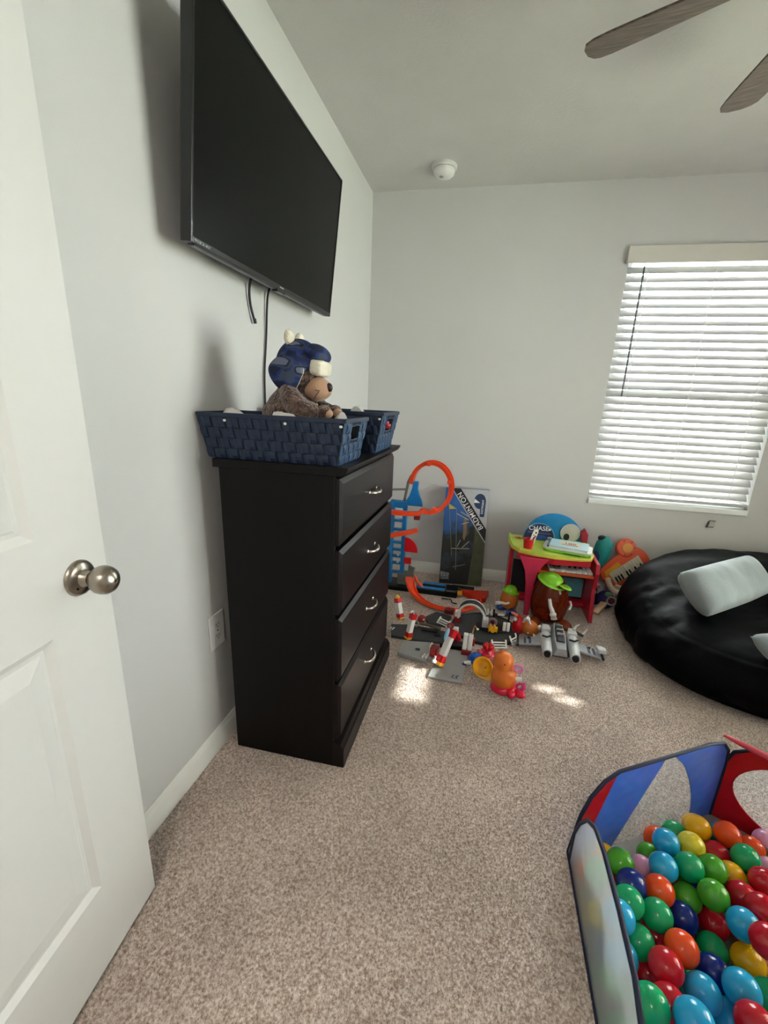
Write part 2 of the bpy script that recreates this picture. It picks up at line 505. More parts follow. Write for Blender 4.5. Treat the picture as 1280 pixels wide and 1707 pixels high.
def blind(label, w, h, M, tilt, ms, n=29, gaps={}):
    b = thing('window_blind', label, 'blind'); b.matrix_world = M
    me = slat_mesh(w - 0.012, ms)
    top = h - 0.085; pitch = (top - 0.052) / n
    yc = 0.035
    for i in range(n):
        z = 0.062 + pitch * (i + 0.45)
        t = tilt + random.uniform(-1.5, 1.5) * 0.6
        if i in gaps:                                   # slat split in two: gap added to throw a sun patch on the carpet
            a, c = gaps[i]
            link('slat', slat_mesh(a - 0.006, ms), b, loc=(0.006, yc, z), rot=(R(t), 0, 0))
            link('slat', slat_mesh(w - 0.006 - c, ms), b, loc=(c, yc, z), rot=(R(t), 0, 0))
            continue
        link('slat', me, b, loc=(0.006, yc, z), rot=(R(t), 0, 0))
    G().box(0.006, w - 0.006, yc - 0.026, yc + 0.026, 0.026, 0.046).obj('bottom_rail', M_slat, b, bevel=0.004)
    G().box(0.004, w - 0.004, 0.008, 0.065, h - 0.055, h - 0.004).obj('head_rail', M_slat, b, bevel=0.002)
    g = G().box(-0.012, w + 0.012, -0.020, -0.008, h - 0.075, h + 0.012)
    g.box(-0.012, -0.002, -0.010, 0.0, h - 0.075, h + 0.012); g.box(w + 0.002, w + 0.012, -0.010, 0.0, h - 0.075, h + 0.012)
    g.obj('valance', M_valance, b, bevel=0.003)
    for x in (0.115, w * 0.5, w - 0.115):
        g = G()
        for yy in (yc - 0.027, yc + 0.027):
            g.cyl((x, yy, 0.04), (x, yy, h - 0.05), 0.0011, n=5)
        for i in range(n):
            z = 0.062 + pitch * (i + 0.45)
            g.tube([(x - 0.004, yc - 0.0275, z - 0.018), (x, yc - 0.0275, z - 0.022), (x + 0.003, yc - 0.0275, z - 0.014)], 0.002, 5)
        g.obj('ladder_cord', M_white, b)
    g = G().cyl((0.088, -0.004, h - 0.09), (0.088, -0.010, h - 0.80), 0.005, n=6)
    g.tube([(0.088, 0.010, h - 0.06), (0.088, 0.0, h - 0.075), (0.088, 0.0, h - 0.095)], 0.002, 6)
    g.obj('tilt_wand', mat('wand_plastic', '#6f7073', 0.3, var=0.02), b, smooth=60)
    return b
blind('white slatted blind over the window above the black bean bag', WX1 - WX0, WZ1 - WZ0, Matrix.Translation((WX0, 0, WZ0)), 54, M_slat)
blind('white slatted blind over the window in the right wall', VY1 - VY0, VZ1 - VZ0, euler_M(rz=R(-90), loc=(RX, VY1, VZ0)), -26, M_slat2, n=36, gaps={27: (0.22, 0.46), 19: (0.200, 0.240), 18: (0.262, 0.300), 17: (0.318, 0.352)})

# bright ground outside the windows
structure(G().box(-8, 12, -12, 14, -0.35, -0.30).obj('ground_outside', mat('outdoor_lawn', '#a3a68c', 0.95, var=0.2, vs=2)))

# ------------------------------------------------------------------ door
def raised_panel(x0, x1, z0, z1, y):
    """ogee-framed raised field on a door face; recess goes +y"""
    rings = [(0.0, 0.0), (0.006, 0.004), (0.013, 0.0085), (0.020, 0.0085), (0.024, 0.0065), (0.052, 0.002)]
    vs = []; fs = []
    for i, d in rings:
        vs += [(x0 + i, y + d, z0 + i), (x1 - i, y + d, z0 + i), (x1 - i, y + d, z1 - i), (x0 + i, y + d, z1 - i)]
    for k in range(len(rings) - 1):
        for q in range(4):
            l = (q + 1) % 4
            fs.append((k * 4 + q, k * 4 + l, k * 4 + 4 + l, k * 4 + 4 + q))
    n = (len(rings) - 1) * 4
    fs.append((n, n + 1, n + 2, n + 3))
    return vs, fs

def door():
    DW, DH, DT = 0.762, 2.03, 0.035
    # local x: from the free edge towards the hinge, y: thickness (0 = face to the room, + away), z up
    hx = Vector((0.099, -0.995, 0)).normalized(); nrm = Vector((0.995, 0.099, 0)).normalized()
    M = Matrix((hx, -nrm, Vector((0, 0, 1)))).transposed().to_4x4(); M.translation = (0.1274, -2.3574, 0.012)
    r = bpy.data.objects.new('door_1', None); COL.objects.link(r); r.matrix_world = M; r['kind'] = 'structure'
    px0, px1 = 0.140, DW - 0.140
    zs = [(0.205, 0.788), (0.966, 1.89)]
    g = G()
    # face made of stiles and rails around the two panels
    for yy, fl in ((0.0, 1), (DT, -1)):
        quads = [(0, px0, 0, DH), (px1, DW, 0, DH), (px0, px1, 0, zs[0][0]), (px0, px1, zs[0][1], zs[1][0]), (px0, px1, zs[1][1], DH)]
        for a, b, c, d in quads:
            q = [(a, yy, c), (b, yy, c), (b, yy, d), (a, yy, d)]
            g.add(q, [(0, 1, 2, 3)] if fl > 0 else [(3, 2, 1, 0)])
    for a, b in (((0, 0), (0, DT)), ((DW, DT), (DW, 0))):
        g.add([(a[0], a[1], 0), (b[0], b[1], 0), (b[0], b[1], DH), (a[0], a[1], DH)], [(3, 2, 1, 0)])
    g.add([(0, 0, 0), (DW, 0, 0), (DW, DT, 0), (0, DT, 0)], [(3, 2, 1, 0)]); g.add([(0, 0, DH), (DW, 0, DH), (DW, DT, DH), (0, DT, DH)], [(0, 1, 2, 3)])
    g.obj('door_leaf', M_door, r)
    for z0, z1 in zs:
        vs, fs = raised_panel(px0, px1, z0, z1, 0.0)
        vs2, fs2 = raised_panel(px0, px1, z0, z1, 0.0)
        gg = G().add(vs, fs)
        gg.add([(x, DT - y, z) for x, y, z in vs2], [f[::-1] for f in fs2])
        gg.obj('door_panel', M_door, r)
    # knob set
    for sgn, base in ((-1, 0.0), (1, DT)):
        K = Matrix.Translation((0.067, base, 0.873)) @ Matrix.Rotation(R(90) if sgn < 0 else R(-90), 4, 'X')
        g = G().lathe([(0, 0), (0.0335, 0), (0.0335, 0.002), (0.0315, 0.006), (0.027, 0.009), (0.0165, 0.012), (0.0135, 0.017), (0.0125, 0.023), (0, 0.023)], 36, K)
        ro = g.obj('rosette', M_satin, r, smooth=40)
        if sgn < 0:
            G().lathe([(0, 0), (0.0022, 0), (0.0022, 0.001), (0, 0.001)], 10, K @ Matrix.Translation((0.018, -0.014, 0.0105))).obj('screw_hole', M_black, ro)
        g = G().lathe([(0, 0.020), (0.0115, 0.020), (0.0115, 0.026), (0.015, 0.029), (0.0215, 0.034), (0.0255, 0.041), (0.0268, 0.049), (0.0255, 0.057), (0.0215, 0.0645), (0.0145, 0.0700), (0.007, 0.0728), (0.0045, 0.0733), (0.004, 0.0725), (0, 0.0725)], 36, K)
        kn = g.obj('door_knob', M_satin, r, smooth=50)
        if sgn < 0:
            G().lathe([(0, 0.0726), (0.0016, 0.0726), (0.0016, 0.0742), (0, 0.0742)], 10, K).obj('lock_button', M_black, kn)
    for z in (0.2, 1.0, 1.8):
        G().cyl((DW + 0.004, -0.004, z - 0.045), (DW + 0.004, -0.004, z + 0.045), 0.006, n=10).obj('hinge', M_satin, r)
door()

# ------------------------------------------------------------------ small wall and ceiling fittings
def outlet():
    r = thing('wall_outlet', 'white duplex power outlet low on the left wall by the dresser', 'outlet', (0.0, -1.855, 0.445))
    G().box(0, 0.006, -0.040, 0.040, -0.0625, 0.0625).obj('cover_plate', M_white, r, bevel=0.003)
    for z in (0.021, -0.021):
        poly = []
        for i in range(20):
            a = 2 * math.pi * i / 20
            poly.append((0.0175 * math.cos(a), max(-0.0135, min(0.0135, 0.0175 * math.sin(a)))))
        M = Matrix.Translation((0, 0, z)) @ Matrix(((0, 0, 1, 0), (1, 0, 0, 0), (0, 1, 0, 0), (0, 0, 0, 1)))
        s = G().prism(poly, 0.0055, 0.0075, M).obj('socket', M_white, r)
        G().box(0.0072, 0.0079, -0.0075, -0.0055, z - 0.001, z + 0.007).obj('slot', M_black, s)
        G().box(0.0072, 0.0079, 0.0055, 0.0075, z - 0.001, z + 0.006).obj('slot', M_black, s)
        G().cyl((0.0072, 0, z - 0.007), (0.0079, 0, z - 0.007), 0.0022, n=8).obj('slot', M_black, s)
    G().cyl((0.005, 0, 0), (0.0075, 0, 0), 0.003, n=10).obj('screw', M_satin, r)
outlet()

def detector():
    r = thing('smoke_detector', 'round white smoke detector on the ceiling near the corner', 'detector', (0.466, -0.262, 2.44), (math.pi, 0, 0))
    G().lathe([(0, 0), (0.066, 0), (0.068, 0.003), (0.068, 0.014), (0.064, 0.018), (0, 0.018)], 40).obj('base', M_white, r, smooth=40)
    G().lathe([(0, 0.016), (0.056, 0.016), (0.056, 0.0205), (0, 0.0205)], 40).obj('vent_gap', M_black, r, smooth=40)
    G().lathe([(0, 0.020), (0.057, 0.020), (0.057, 0.030), (0.053, 0.042), (0.042, 0.051), (0.024, 0.056), (0, 0.057)], 40).obj('cover', M_white, r, smooth=50)
    G().lathe([(0, 0.055), (0.011, 0.055), (0.011, 0.0585), (0, 0.0585)], 20, Matrix.Translation((-0.012, 0.012, -0.0005))).obj('test_button', M_grey, r, smooth=40)
detector()

def clip():
    r = thing('wall_clip', 'small clear clip with dark edges on the wall under the window', 'clip', (2.268, 0, 0.555))
    mc = mat('clip_clear', '#b9bab4', 0.2, var=0.02); md = mat('clip_edge', '#4a4b47', 0.4)
    G().box(-0.016, 0.020, -0.005, 0, -0.022, 0.022).obj('plate', mc, r, bevel=0.002)
    G().prism([(-0.027, -0.024), (-0.019, -0.024), (-0.014, 0.016), (-0.019, 0.016)], 0, 0.014, Matrix.Rotation(R(90), 4, 'X')).obj('lever', md, r)
    G().box(-0.016, 0.019, -0.012, -0.004, 0.018, 0.022).obj('jaw', md, r)
    G().box(-0.018, 0.014, -0.012, -0.004, -0.022, -0.018).obj('jaw', md, r)
clip()

# ------------------------------------------------------------------ ceiling fan
M_blade = wood_dark('fan_blade_wood', '#4a4038', '#7a6b5e', (3, 26, 3), 0.45)
M_bronze = mat('fan_bronze', '#2b2724', 0.35, 0.7)
FAN_C = (1.588, -1.602)
FAN_A = 92.0
def fan():
    r = thing('ceiling_fan', 'ceiling fan with dark greyish wooden blades overhead', 'fan', (FAN_C[0], FAN_C[1], 2.44))
    G().lathe([(0, 0), (0.07, 0), (0.068, -0.02), (0.045, -0.05), (0.015, -0.06), (0, -0.06)][::-1], 28).obj('canopy', M_bronze, r, smooth=40)
    G().cyl((0, 0, -0.14), (0, 0, -0.05), 0.012, n=14).obj('downrod', M_bronze, r, smooth=40)
    G().lathe([(0, -0.275), (0.06, -0.272), (0.095, -0.255), (0.11, -0.23), (0.11, -0.19), (0.09, -0.155), (0.05, -0.14), (0, -0.138)], 32).obj('motor_housing', M_bronze, r, smooth=40)
    for k in range(6):
        a = R(FAN_A + 60 * k)
        poly = [(0.18, -0.040), (0.30, -0.050), (0.50, -0.062), (0.600, -0.066), (0.632, -0.062), (0.648, -0.050), (0.656, -0.020), (0.652, 0.02), (0.638, 0.05), (0.614, 0.062), (0.57, 0.065), (0.50, 0.062), (0.30, 0.050), (0.18, 0.040)]
        M = Matrix.Rotation(a, 4, 'Z') @ Matrix.Translation((0, 0, -0.195)) @ Matrix.Rotation(R(-12), 4, 'X')
        b = G().prism(poly, -0.003, 0.003, M).obj('blade', M_blade, r, bevel=0.002)
        g = G().box(0.09, 0.25, -0.014, 0.014, -0.009, -0.003, M)
        g.box(0.20, 0.26, -0.035, 0.035, -0.007, -0.003, M)
        g.obj('blade_arm', M_bronze, b, bevel=0.002)
fan()

# ------------------------------------------------------------------ television
def tv():
    W_, H_ = 0.962, 0.520
    # local x: along the wall to the far end, y: out of the screen towards the room is -y, z up; origin front-bottom-near corner
    tilt = 6.0
    M = Matrix.Translation((0.090, -1.957, 1.569)) @ Matrix.Rotation(R(90), 4, 'Z') @ Matrix.Rotation(R(tilt), 4, 'X')
    r = thing('television', 'large black flat-screen television mounted on the left wall', 'television')
    r.matrix_world = M
    mb = mat('tv_bezel', '#0a0a0b', 0.28, coat=0.2); ms = mat('tv_screen', '#050605', 0.34, var=0.02, spec=0.14)
    mg = mat('tv_underside', '#3b3c3d', 0.35)
    e = 0.007; eb = 0.014
    g = G()
    g.box(0, e, 0, 0.030, 0, H_); g.box(W_ - e, W_, 0, 0.030, 0, H_); g.box(e, W_ - e, 0, 0.030, H_ - e, H_); g.box(e, W_ - e, 0, 0.030, 0, eb)
    g.obj('bezel', mb, r, bevel=0.0015)
    sc = G().box(e - 0.001, W_ - e + 0.001, 0.003, 0.012, eb - 0.001, H_ - e + 0.001).obj('screen', ms, r)
    G().box(0.004, W_ - 0.004, 0.012, 0.034, 0.004, H_ - 0.004).obj('back_panel', mb, r, bevel=0.002)
    G().prism([(0.06, 0.03), (W_ - 0.06, 0.03), (W_ - 0.11, H_ * 0.62), (0.11, H_ * 0.62)], -0.058, -0.032, Matrix.Rotation(R(90), 4, 'X')).obj('electronics_bulge', mb, r, bevel=0.006)
    G().box(0.02, W_ - 0.02, 0.006, 0.026, -0.004, 0.002).obj('bottom_strip', mg, r, bevel=0.001)
    G().box(W_ * 0.5 - 0.03, W_ * 0.5 + 0.03, -0.0015, 0.020, -0.010, 0.004).obj('sensor_box', mb, r, bevel=0.002)
    lg = mat('tv_badge', '#b5b6b8', 0.4)
    G().box(W_ * 0.5 - 0.014, W_ * 0.5 + 0.014, -0.0012, 0.0002, 0.0055, 0.0095).obj('badge', lg, r)
    G().box(0.012, 0.075, -0.0008, 0.0002, 0.004, 0.0105).obj('sticker', mat('tv_sticker', '#8f9190', 0.4, col2='#2a2b2b', vs=160), r)
    # wall bracket behind
    # the power button pocket under the near corner
    G().ell((0.075, 0.016, 0.0), 0.028, 0.010, 0.005).obj('button_pocket', M_black, r, smooth=60)
    b = thing('tv_wall_bracket', 'black steel wall bracket hidden behind the television', 'bracket', (0.0, -1.48, 1.83))
    G().box(0, 0.006, -0.2, 0.2, -0.11, 0.11).obj('wall_plate', M_black, b)
    for y in (-0.14, 0.14):
        G().box(0.006, 0.022, y - 0.012, y + 0.012, -0.12, 0.12).obj('bracket_arm', M_black, b)
    return r
tv()
def cables():
    m = mat('cable_rubber', '#141417', 0.5)
    p = catmull([(0.030, -1.560, 1.60), (0.014, -1.557, 1.56), (0.010, -1.548, 1.51), (0.013, -1.530, 1.462)], 6)
    g = G().tube(p, 0.0042, 8); g.cyl((0.013, -1.530, 1.47), (0.013, -1.526, 1.455), 0.0055, n=8)
    tag(g.obj('loose_cable', m, smooth=60), 'short loose black cable end dangling below the television', 'cable')
    p = catmull([(0.030, -1.425, 1.60), (0.012, -1.428, 1.56), (0.007, -1.440, 1.42), (0.007, -1.462, 1.30), (0.007, -1.466, 1.2), (0.006, -1.47, 1.02), (0.012, -1.48, 0.80), (0.03, -1.5, 0.46)], 8)
    tag(G().tube(p, 0.0038, 8).obj('power_cord', m, smooth=60), 'long black power cord running from the television down behind the dresser', 'cable')
cables()

# ------------------------------------------------------------------ dresser
M_esp = wood_dark('espresso_wood', '#080605', '#0c0908', (2, 2, 0.6), 0.45, 0.22)
M_espf = wood_dark('espresso_front', '#0c0707', '#130a0a', (2, 0.6, 2), 0.4, 0.3)
DY0, DY1, DXB, DXF, DZ = -1.875, -1.165, 0.066, 0.440, 1.035
def dresser():
    cy = (DY0 + DY1) / 2; w = DY1 - DY0
    r = thing('dresser', 'tall dark espresso wooden dresser with four drawers against the left wall', 'dresser', (DXB, cy, 0))
    d = DXF - DXB; hw = w / 2
    body = G()
    body.box(0, d - 0.012, -hw, -hw + 0.016, 0, DZ - 0.025); body.box(0, d - 0.012, hw - 0.016, hw, 0, DZ - 0.025)
    body.box(0, 0.006, -hw + 0.016, hw - 0.016, 0.03, DZ - 0.025)
    body.box(0.01, d - 0.03, -hw + 0.016, hw - 0.016, 0.06, 0.075)
    body.box(d - 0.05, d - 0.022, -hw + 0.016, hw - 0.016, 0.95, DZ - 0.025)
    body.obj('body', M_esp, r, bevel=0.0015)
    # top with a coved front edge
    prof = [(-0.012, DZ - 0.025), (d + 0.012, DZ - 0.025), (d + 0.022, DZ - 0.019), (d + 0.030, DZ - 0.008), (d + 0.032, DZ), (-0.012, DZ)]
    M = Matrix(((1, 0, 0, 0), (0, 0, -1, 0), (0, 1, 0, 0), (0, 0, 0, 1)))
    G().prism(prof, -hw - 0.012, hw + 0.012, M).obj('top', M_esp, r, bevel=0.001)
    # plinth: stepped board along the front
    G().box(d - 0.014, d + 0.026, -hw, hw, 0, 0.078).obj('plinth', M_espf, r, bevel=0.002)
    G().prism([(d - 0.014, 0.078), (d + 0.022, 0.078), (d + 0.014, 0.094), (d - 0.014, 0.098)], -hw, hw, M).obj('plinth_moulding', M_espf, r)
    zz = [(0.800, 1.000), (0.575, 0.785), (0.338, 0.560), (0.108, 0.323)]
    for z0, z1 in zz:
        y0, y1 = -hw + 0.006, hw - 0.006
        # drawer front with bevelled edge all round
        a, b = 0.014, 0.0
        x0, x1, x2 = d - 0.012, d + 0.001, d + 0.010
        vs = []
        for x, i in ((x0, 0), (x1, 0), (x2, a)):
            vs += [(x, y0 + i * 0.7, z0 + i), (x, y1 - i * 0.7, z0 + i), (x, y1 - i * 0.7, z1 - i), (x, y0 + i * 0.7, z1 - i)]
        fs = [(3, 2, 1, 0), (8, 9, 10, 11)]
        for k in (0, 4):
            for q in range(4):
                l = (q + 1) % 4
                fs.append((k + q, k + l, k + 4 + l, k + 4 + q))
        dr = G().add(vs, fs).obj('drawer', M_espf, r)
        zc = (z0 + z1) / 2 + 0.004; yc = 0.0
        # bow handle
        pts = []
        for i in range(17):
            t = i / 16 * 2 - 1
            pts.append((d + 0.010 + 0.024 * (1 - t * t) ** 0.6 + 0.001, yc + 0.048 * t, zc - 0.004 * (1 - t * t)))
        rs = [0.0042 + 0.0022 * (1 - (i / 8 - 1) ** 2) for i in range(17)]
        g = G().tube(pts, rs, 10)
        for s in (-1, 1):
            g.lathe([(0, 0), (0.0075, 0), (0.006, 0.003), (0, 0.004)], 12, Matrix.Translation((d + 0.010, yc + 0.048 * s, zc)) @ Matrix.Rotation(R(90), 4, 'Y'))
        g.obj('handle', mat('brushed_nickel', '#cfc6bb', 0.25, 1.0, var=0.02), dr, smooth=60)
        # drawer box behind the front
        G().box(0.03, d - 0.012, -hw + 0.03, hw - 0.03, z0 + 0.02, z1 - 0.03).obj('drawer_box', M_esp, dr)
dresser()

# ------------------------------------------------------------------ woven baskets
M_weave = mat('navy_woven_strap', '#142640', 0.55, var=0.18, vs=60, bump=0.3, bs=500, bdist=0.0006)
M_weave2 = mat('navy_woven_strap_lit', '#24405f', 0.5, var=0.2, vs=60, bump=0.3, bs=500, bdist=0.0006)  # same strap; light falling on the end walls is put into this tone
M_bk_in = mat('basket_inside', '#0c1420', 0.8)
def basket(label, x0, x1, y0, y1, z0, h, flare, ncol_x, ncol_y, nrow, group):
    """open tray of interlaced flat straps; handle cut-outs in the two short (x) ends"""
    cx, cy = (x0 + x1) / 2, (y0 + y1) / 2
    r = thing('woven_basket', label, 'basket', (cx, cy, z0), group=group)
    hx, hy = (x1 - x0) / 2, (y1 - y0) / 2
    bx, by = hx - flare, hy - flare * 0.55
    G().box(-bx, bx, -by, by, 0.0005, 0.005).obj('bottom', M_bk_in, r)
    th = 0.003
    # liner walls
    def wall(side):
        if side in ('y-', 'y+'):
            s = -1 if side == 'y-' else 1
            c = [(-bx, s * by, 0), (bx, s * by, 0), (hx, s * hy, h), (-hx, s * hy, h)]
        else:
            s = -1 if side == 'x-' else 1
            c = [(s * bx, -by, 0), (s * bx, by, 0), (s * hx, hy, h), (s * hx, -hy, h)]
        return [Vector(p) for p in c]
    def at(c, u, v):
        a = c[0].lerp(c[1], u); b = c[3].lerp(c[2], u)
        return a.lerp(b, v)
    strap = {}
    for side, nc in (('y-', ncol_x), ('y+', ncol_x), ('x-', ncol_y), ('x+', ncol_y)):
        c = wall(side)
        nrm = (c[1] - c[0]).cross(c[3] - c[0]).normalized()
        cen = (c[0] + c[1] + c[2] + c[3]) / 4
        if nrm.dot(Vector((cen.x, cen.y, 0))) < 0:
            nrm = -nrm
        hole = side in ('x-', 'x+')
        # liner
        g = G()
        if hole:
            u0, u1, v0, v1 = 0.30, 0.72, 0.52, 0.86
            cells = [(0, u0, 0, 1), (u1, 1, 0, 1), (u0, u1, 0, v0), (u0, u1, v1, 1)]
        else:
            cells = [(0, 1, 0, 1)]
        for a, b, p, q in cells:
            f = [at(c, a, p), at(c, b, p), at(c, b, q), at(c, a, q)]
            vs = f + [x - nrm * 0.002 for x in f]
            fs = [(0, 1, 2, 3), (7, 6, 5, 4), (0, 4, 5, 1), (1, 5, 6, 2), (2, 6, 7, 3), (3, 7, 4, 0)]
            g.add(vs, fs)
        g.obj('liner', M_bk_in, r)
        # straps: each visible square of the weave is a curved pad
        for i in range(nc):
            for j in range(nrow):
                u0_, u1_ = i / nc, (i + 1) / nc
                v0_, v1_ = j / nrow * 0.93, (j + 1) / nrow * 0.93
                um, vm = (u0_ + u1_) / 2, (v0_ + v1_) / 2
                if hole and 0.30 < um < 0.72 and 0.50 < vm < 0.88:
                    continue
                vert = (i + j) % 2 == 0
                du = 0.0 if vert else 0.002
                p = [at(c, u0_ + 0.0008, v0_ + 0.006), at(c, u1_ - 0.0008, v0_ + 0.006), at(c, u1_ - 0.0008, v1_ - 0.006), at(c, u0_ + 0.0008, v1_ - 0.006)]
                ori = p[0].copy()
                # pad bulges across the middle along its running direction
                vs = []
                for k in range(4):
                    t = k / 3
                    b_ = th * (0.35 + 0.9 * math.sin(math.pi * t)) + 0.0004
                    if vert:
                        e0, e1 = p[0].lerp(p[3], t), p[1].lerp(p[2], t)
                    else:
                        e0, e1 = p[0].lerp(p[1], t), p[3].lerp(p[2], t)
                    vs += [e0 - ori, e1 - ori, e0 + nrm * b_ - ori, e1 + nrm * b_ - ori]
                fs = []
                for k in range(3):
                    a = k * 4
                    fs += [(a + 2, a + 3, a + 7, a + 6), (a, a + 2, a + 6, a + 4), (a + 3, a + 1, a + 5, a + 7)]
                fs += [(0, 1, 3, 2), (12, 14, 15, 13)]
                key = (side, vert)
                if key not in strap:
                    gg = G().add(vs, fs)
                    me = bpy.data.meshes.new('strap'); me.from_pydata(gg.v, [], gg.f); me.update()
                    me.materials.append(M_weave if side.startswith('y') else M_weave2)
                    strap[key] = me
                link('strap', strap[key], r, loc=ori)
    # rolled rim and cut-out edging
    rim = [(-hx, -hy, h), (hx, -hy, h), (hx, hy, h), (-hx, hy, h)]
    pts = []
    for i in range(4):
        a, b = Vector(rim[i]), Vector(rim[(i + 1) % 4])
        pts += [a.lerp(b, t) for t in (0.02, 0.25, 0.5, 0.75, 0.98)]
    g = G().sweep(pts, (0, 0, 1), [(-0.009, -0.003), (0.002, -0.0035), (0.003, 0.0035), (-0.009, 0.004)], closed=True)
    g.obj('rim', M_weave, r, smooth=50)
    for side in ('x-', 'x+'):
        c = wall(side)
        pts = [at(c, u, v) for u, v in ((0.30, 0.54), (0.50, 0.52), (0.72, 0.54), (0.72, 0.84), (0.5, 0.86), (0.30, 0.84))]
        G().tube(pts, 0.0028, 6, closed=True).obj('handle_edge', M_weave2, r, smooth=60)
    # pale rivets under the near rim
    c = wall('y-')
    for u in (0.20, 0.62, 0.985):
        p = at(c, u, 0.86)
        G().ell((p.x, p.y - 0.004, p.z), 0.005, 0.002, 0.004, 10, 6).obj('rivet', M_white, r, smooth=60)
    return r
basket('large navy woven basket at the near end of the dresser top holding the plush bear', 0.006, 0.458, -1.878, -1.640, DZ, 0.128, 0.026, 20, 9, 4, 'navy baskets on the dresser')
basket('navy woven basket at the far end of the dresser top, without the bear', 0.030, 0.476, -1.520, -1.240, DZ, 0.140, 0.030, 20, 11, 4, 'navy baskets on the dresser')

def folded(name, label, cat, loc, rot, w, d, h, m, group=None):
    g = G()
    n = 8
    vs = []; fs = []
    for i in range(n + 1):
        for j in range(n + 1):
            x = (i / n - 0.5) * w; y = (j / n - 0.5) * d
            vs.append((x, y, h * (0.6 + 0.4 * math.sin(3.1 * i / n + 1.3 * j / n)) + 0.004 * noise.noise(Vector((x * 40, y * 40, loc[0])))))
    m_ = len(vs)
    vs += [(x, y, 0) for x, y, z in vs]
    for i in range(n):
        for j in range(n):
            a = i * (n + 1) + j
            fs.append((a, a + n + 1, a + n + 2, a + 1)); fs.append((m_ + a, m_ + a + 1, m_ + a + n + 2, m_ + a + n + 1))
    for i in range(n):
        for a, b in (((i) * (n + 1), (i + 1) * (n + 1)), ((i + 1) * (n + 1) + n, i * (n + 1) + n), (i + 1, i), (n * (n + 1) + i, n * (n + 1) + i + 1)):
            fs.append((b, a, m_ + a, m_ + b))
    g.add(vs, fs)
    o = g.obj(name, m, smooth=60, loc=loc, rot=rot)
    return tag(o, label, cat, group)
M_paper = mat('white_cloth', '#e9e7e2', 0.8, var=0.04, vs=20)
folded('folded_cloth', 'folded white cloth lying in the bear basket nearest the wall', 'cloth', (0.108, -1.812, 1.041), (0, 0, 0.05), 0.12, 0.070, 0.137, M_paper)
folded('folded_cloth', 'folded white cloth lying in front of the plush bear in the basket', 'cloth', (0.285, -1.842, 1.041), (0, 0, -0.03), 0.12, 0.026, 0.134, M_paper)
folded('folded_cloth', 'crumpled white cloth between the plush bear and the far basket', 'cloth', (0.392, -1.70, 1.041), (0, 0, 0.3), 0.05, 0.07, 0.142, M_paper)
for k, (x, y, z) in enumerate([(0.36, -1.38, 1.041), (0.24, -1.36, 1.041)]):
    folded('folded_cloth', ['white cloth at the open front of the far navy basket', 'white cloth deep inside the far navy basket'][k], 'cloth', (x, y, z), (0, 0, 0.4 * k), 0.09, 0.16, 0.152, M_paper)
def red_toy():
    r = thing('red_toy_car', 'tiny red toy peeking through the handle hole of the far basket', 'toy', (0.466, -1.39, 1.118))
    G().box(-0.02, 0.008, -0.026, 0.022, 0.0, 0.016).obj('chassis', M_red, r, bevel=0.004)
    G().box(-0.012, 0.003, -0.014, 0.010, 0.016, 0.026).obj('cabin', mat('pink_plastic', '#d8577a', 0.3), r, bevel=0.004)
    for y in (-0.016, 0.013):
        G().cyl((0.004, y, 0.003), (0.011, y, 0.003), 0.006, n=12).obj('wheel', M_black, r)
red_toy()

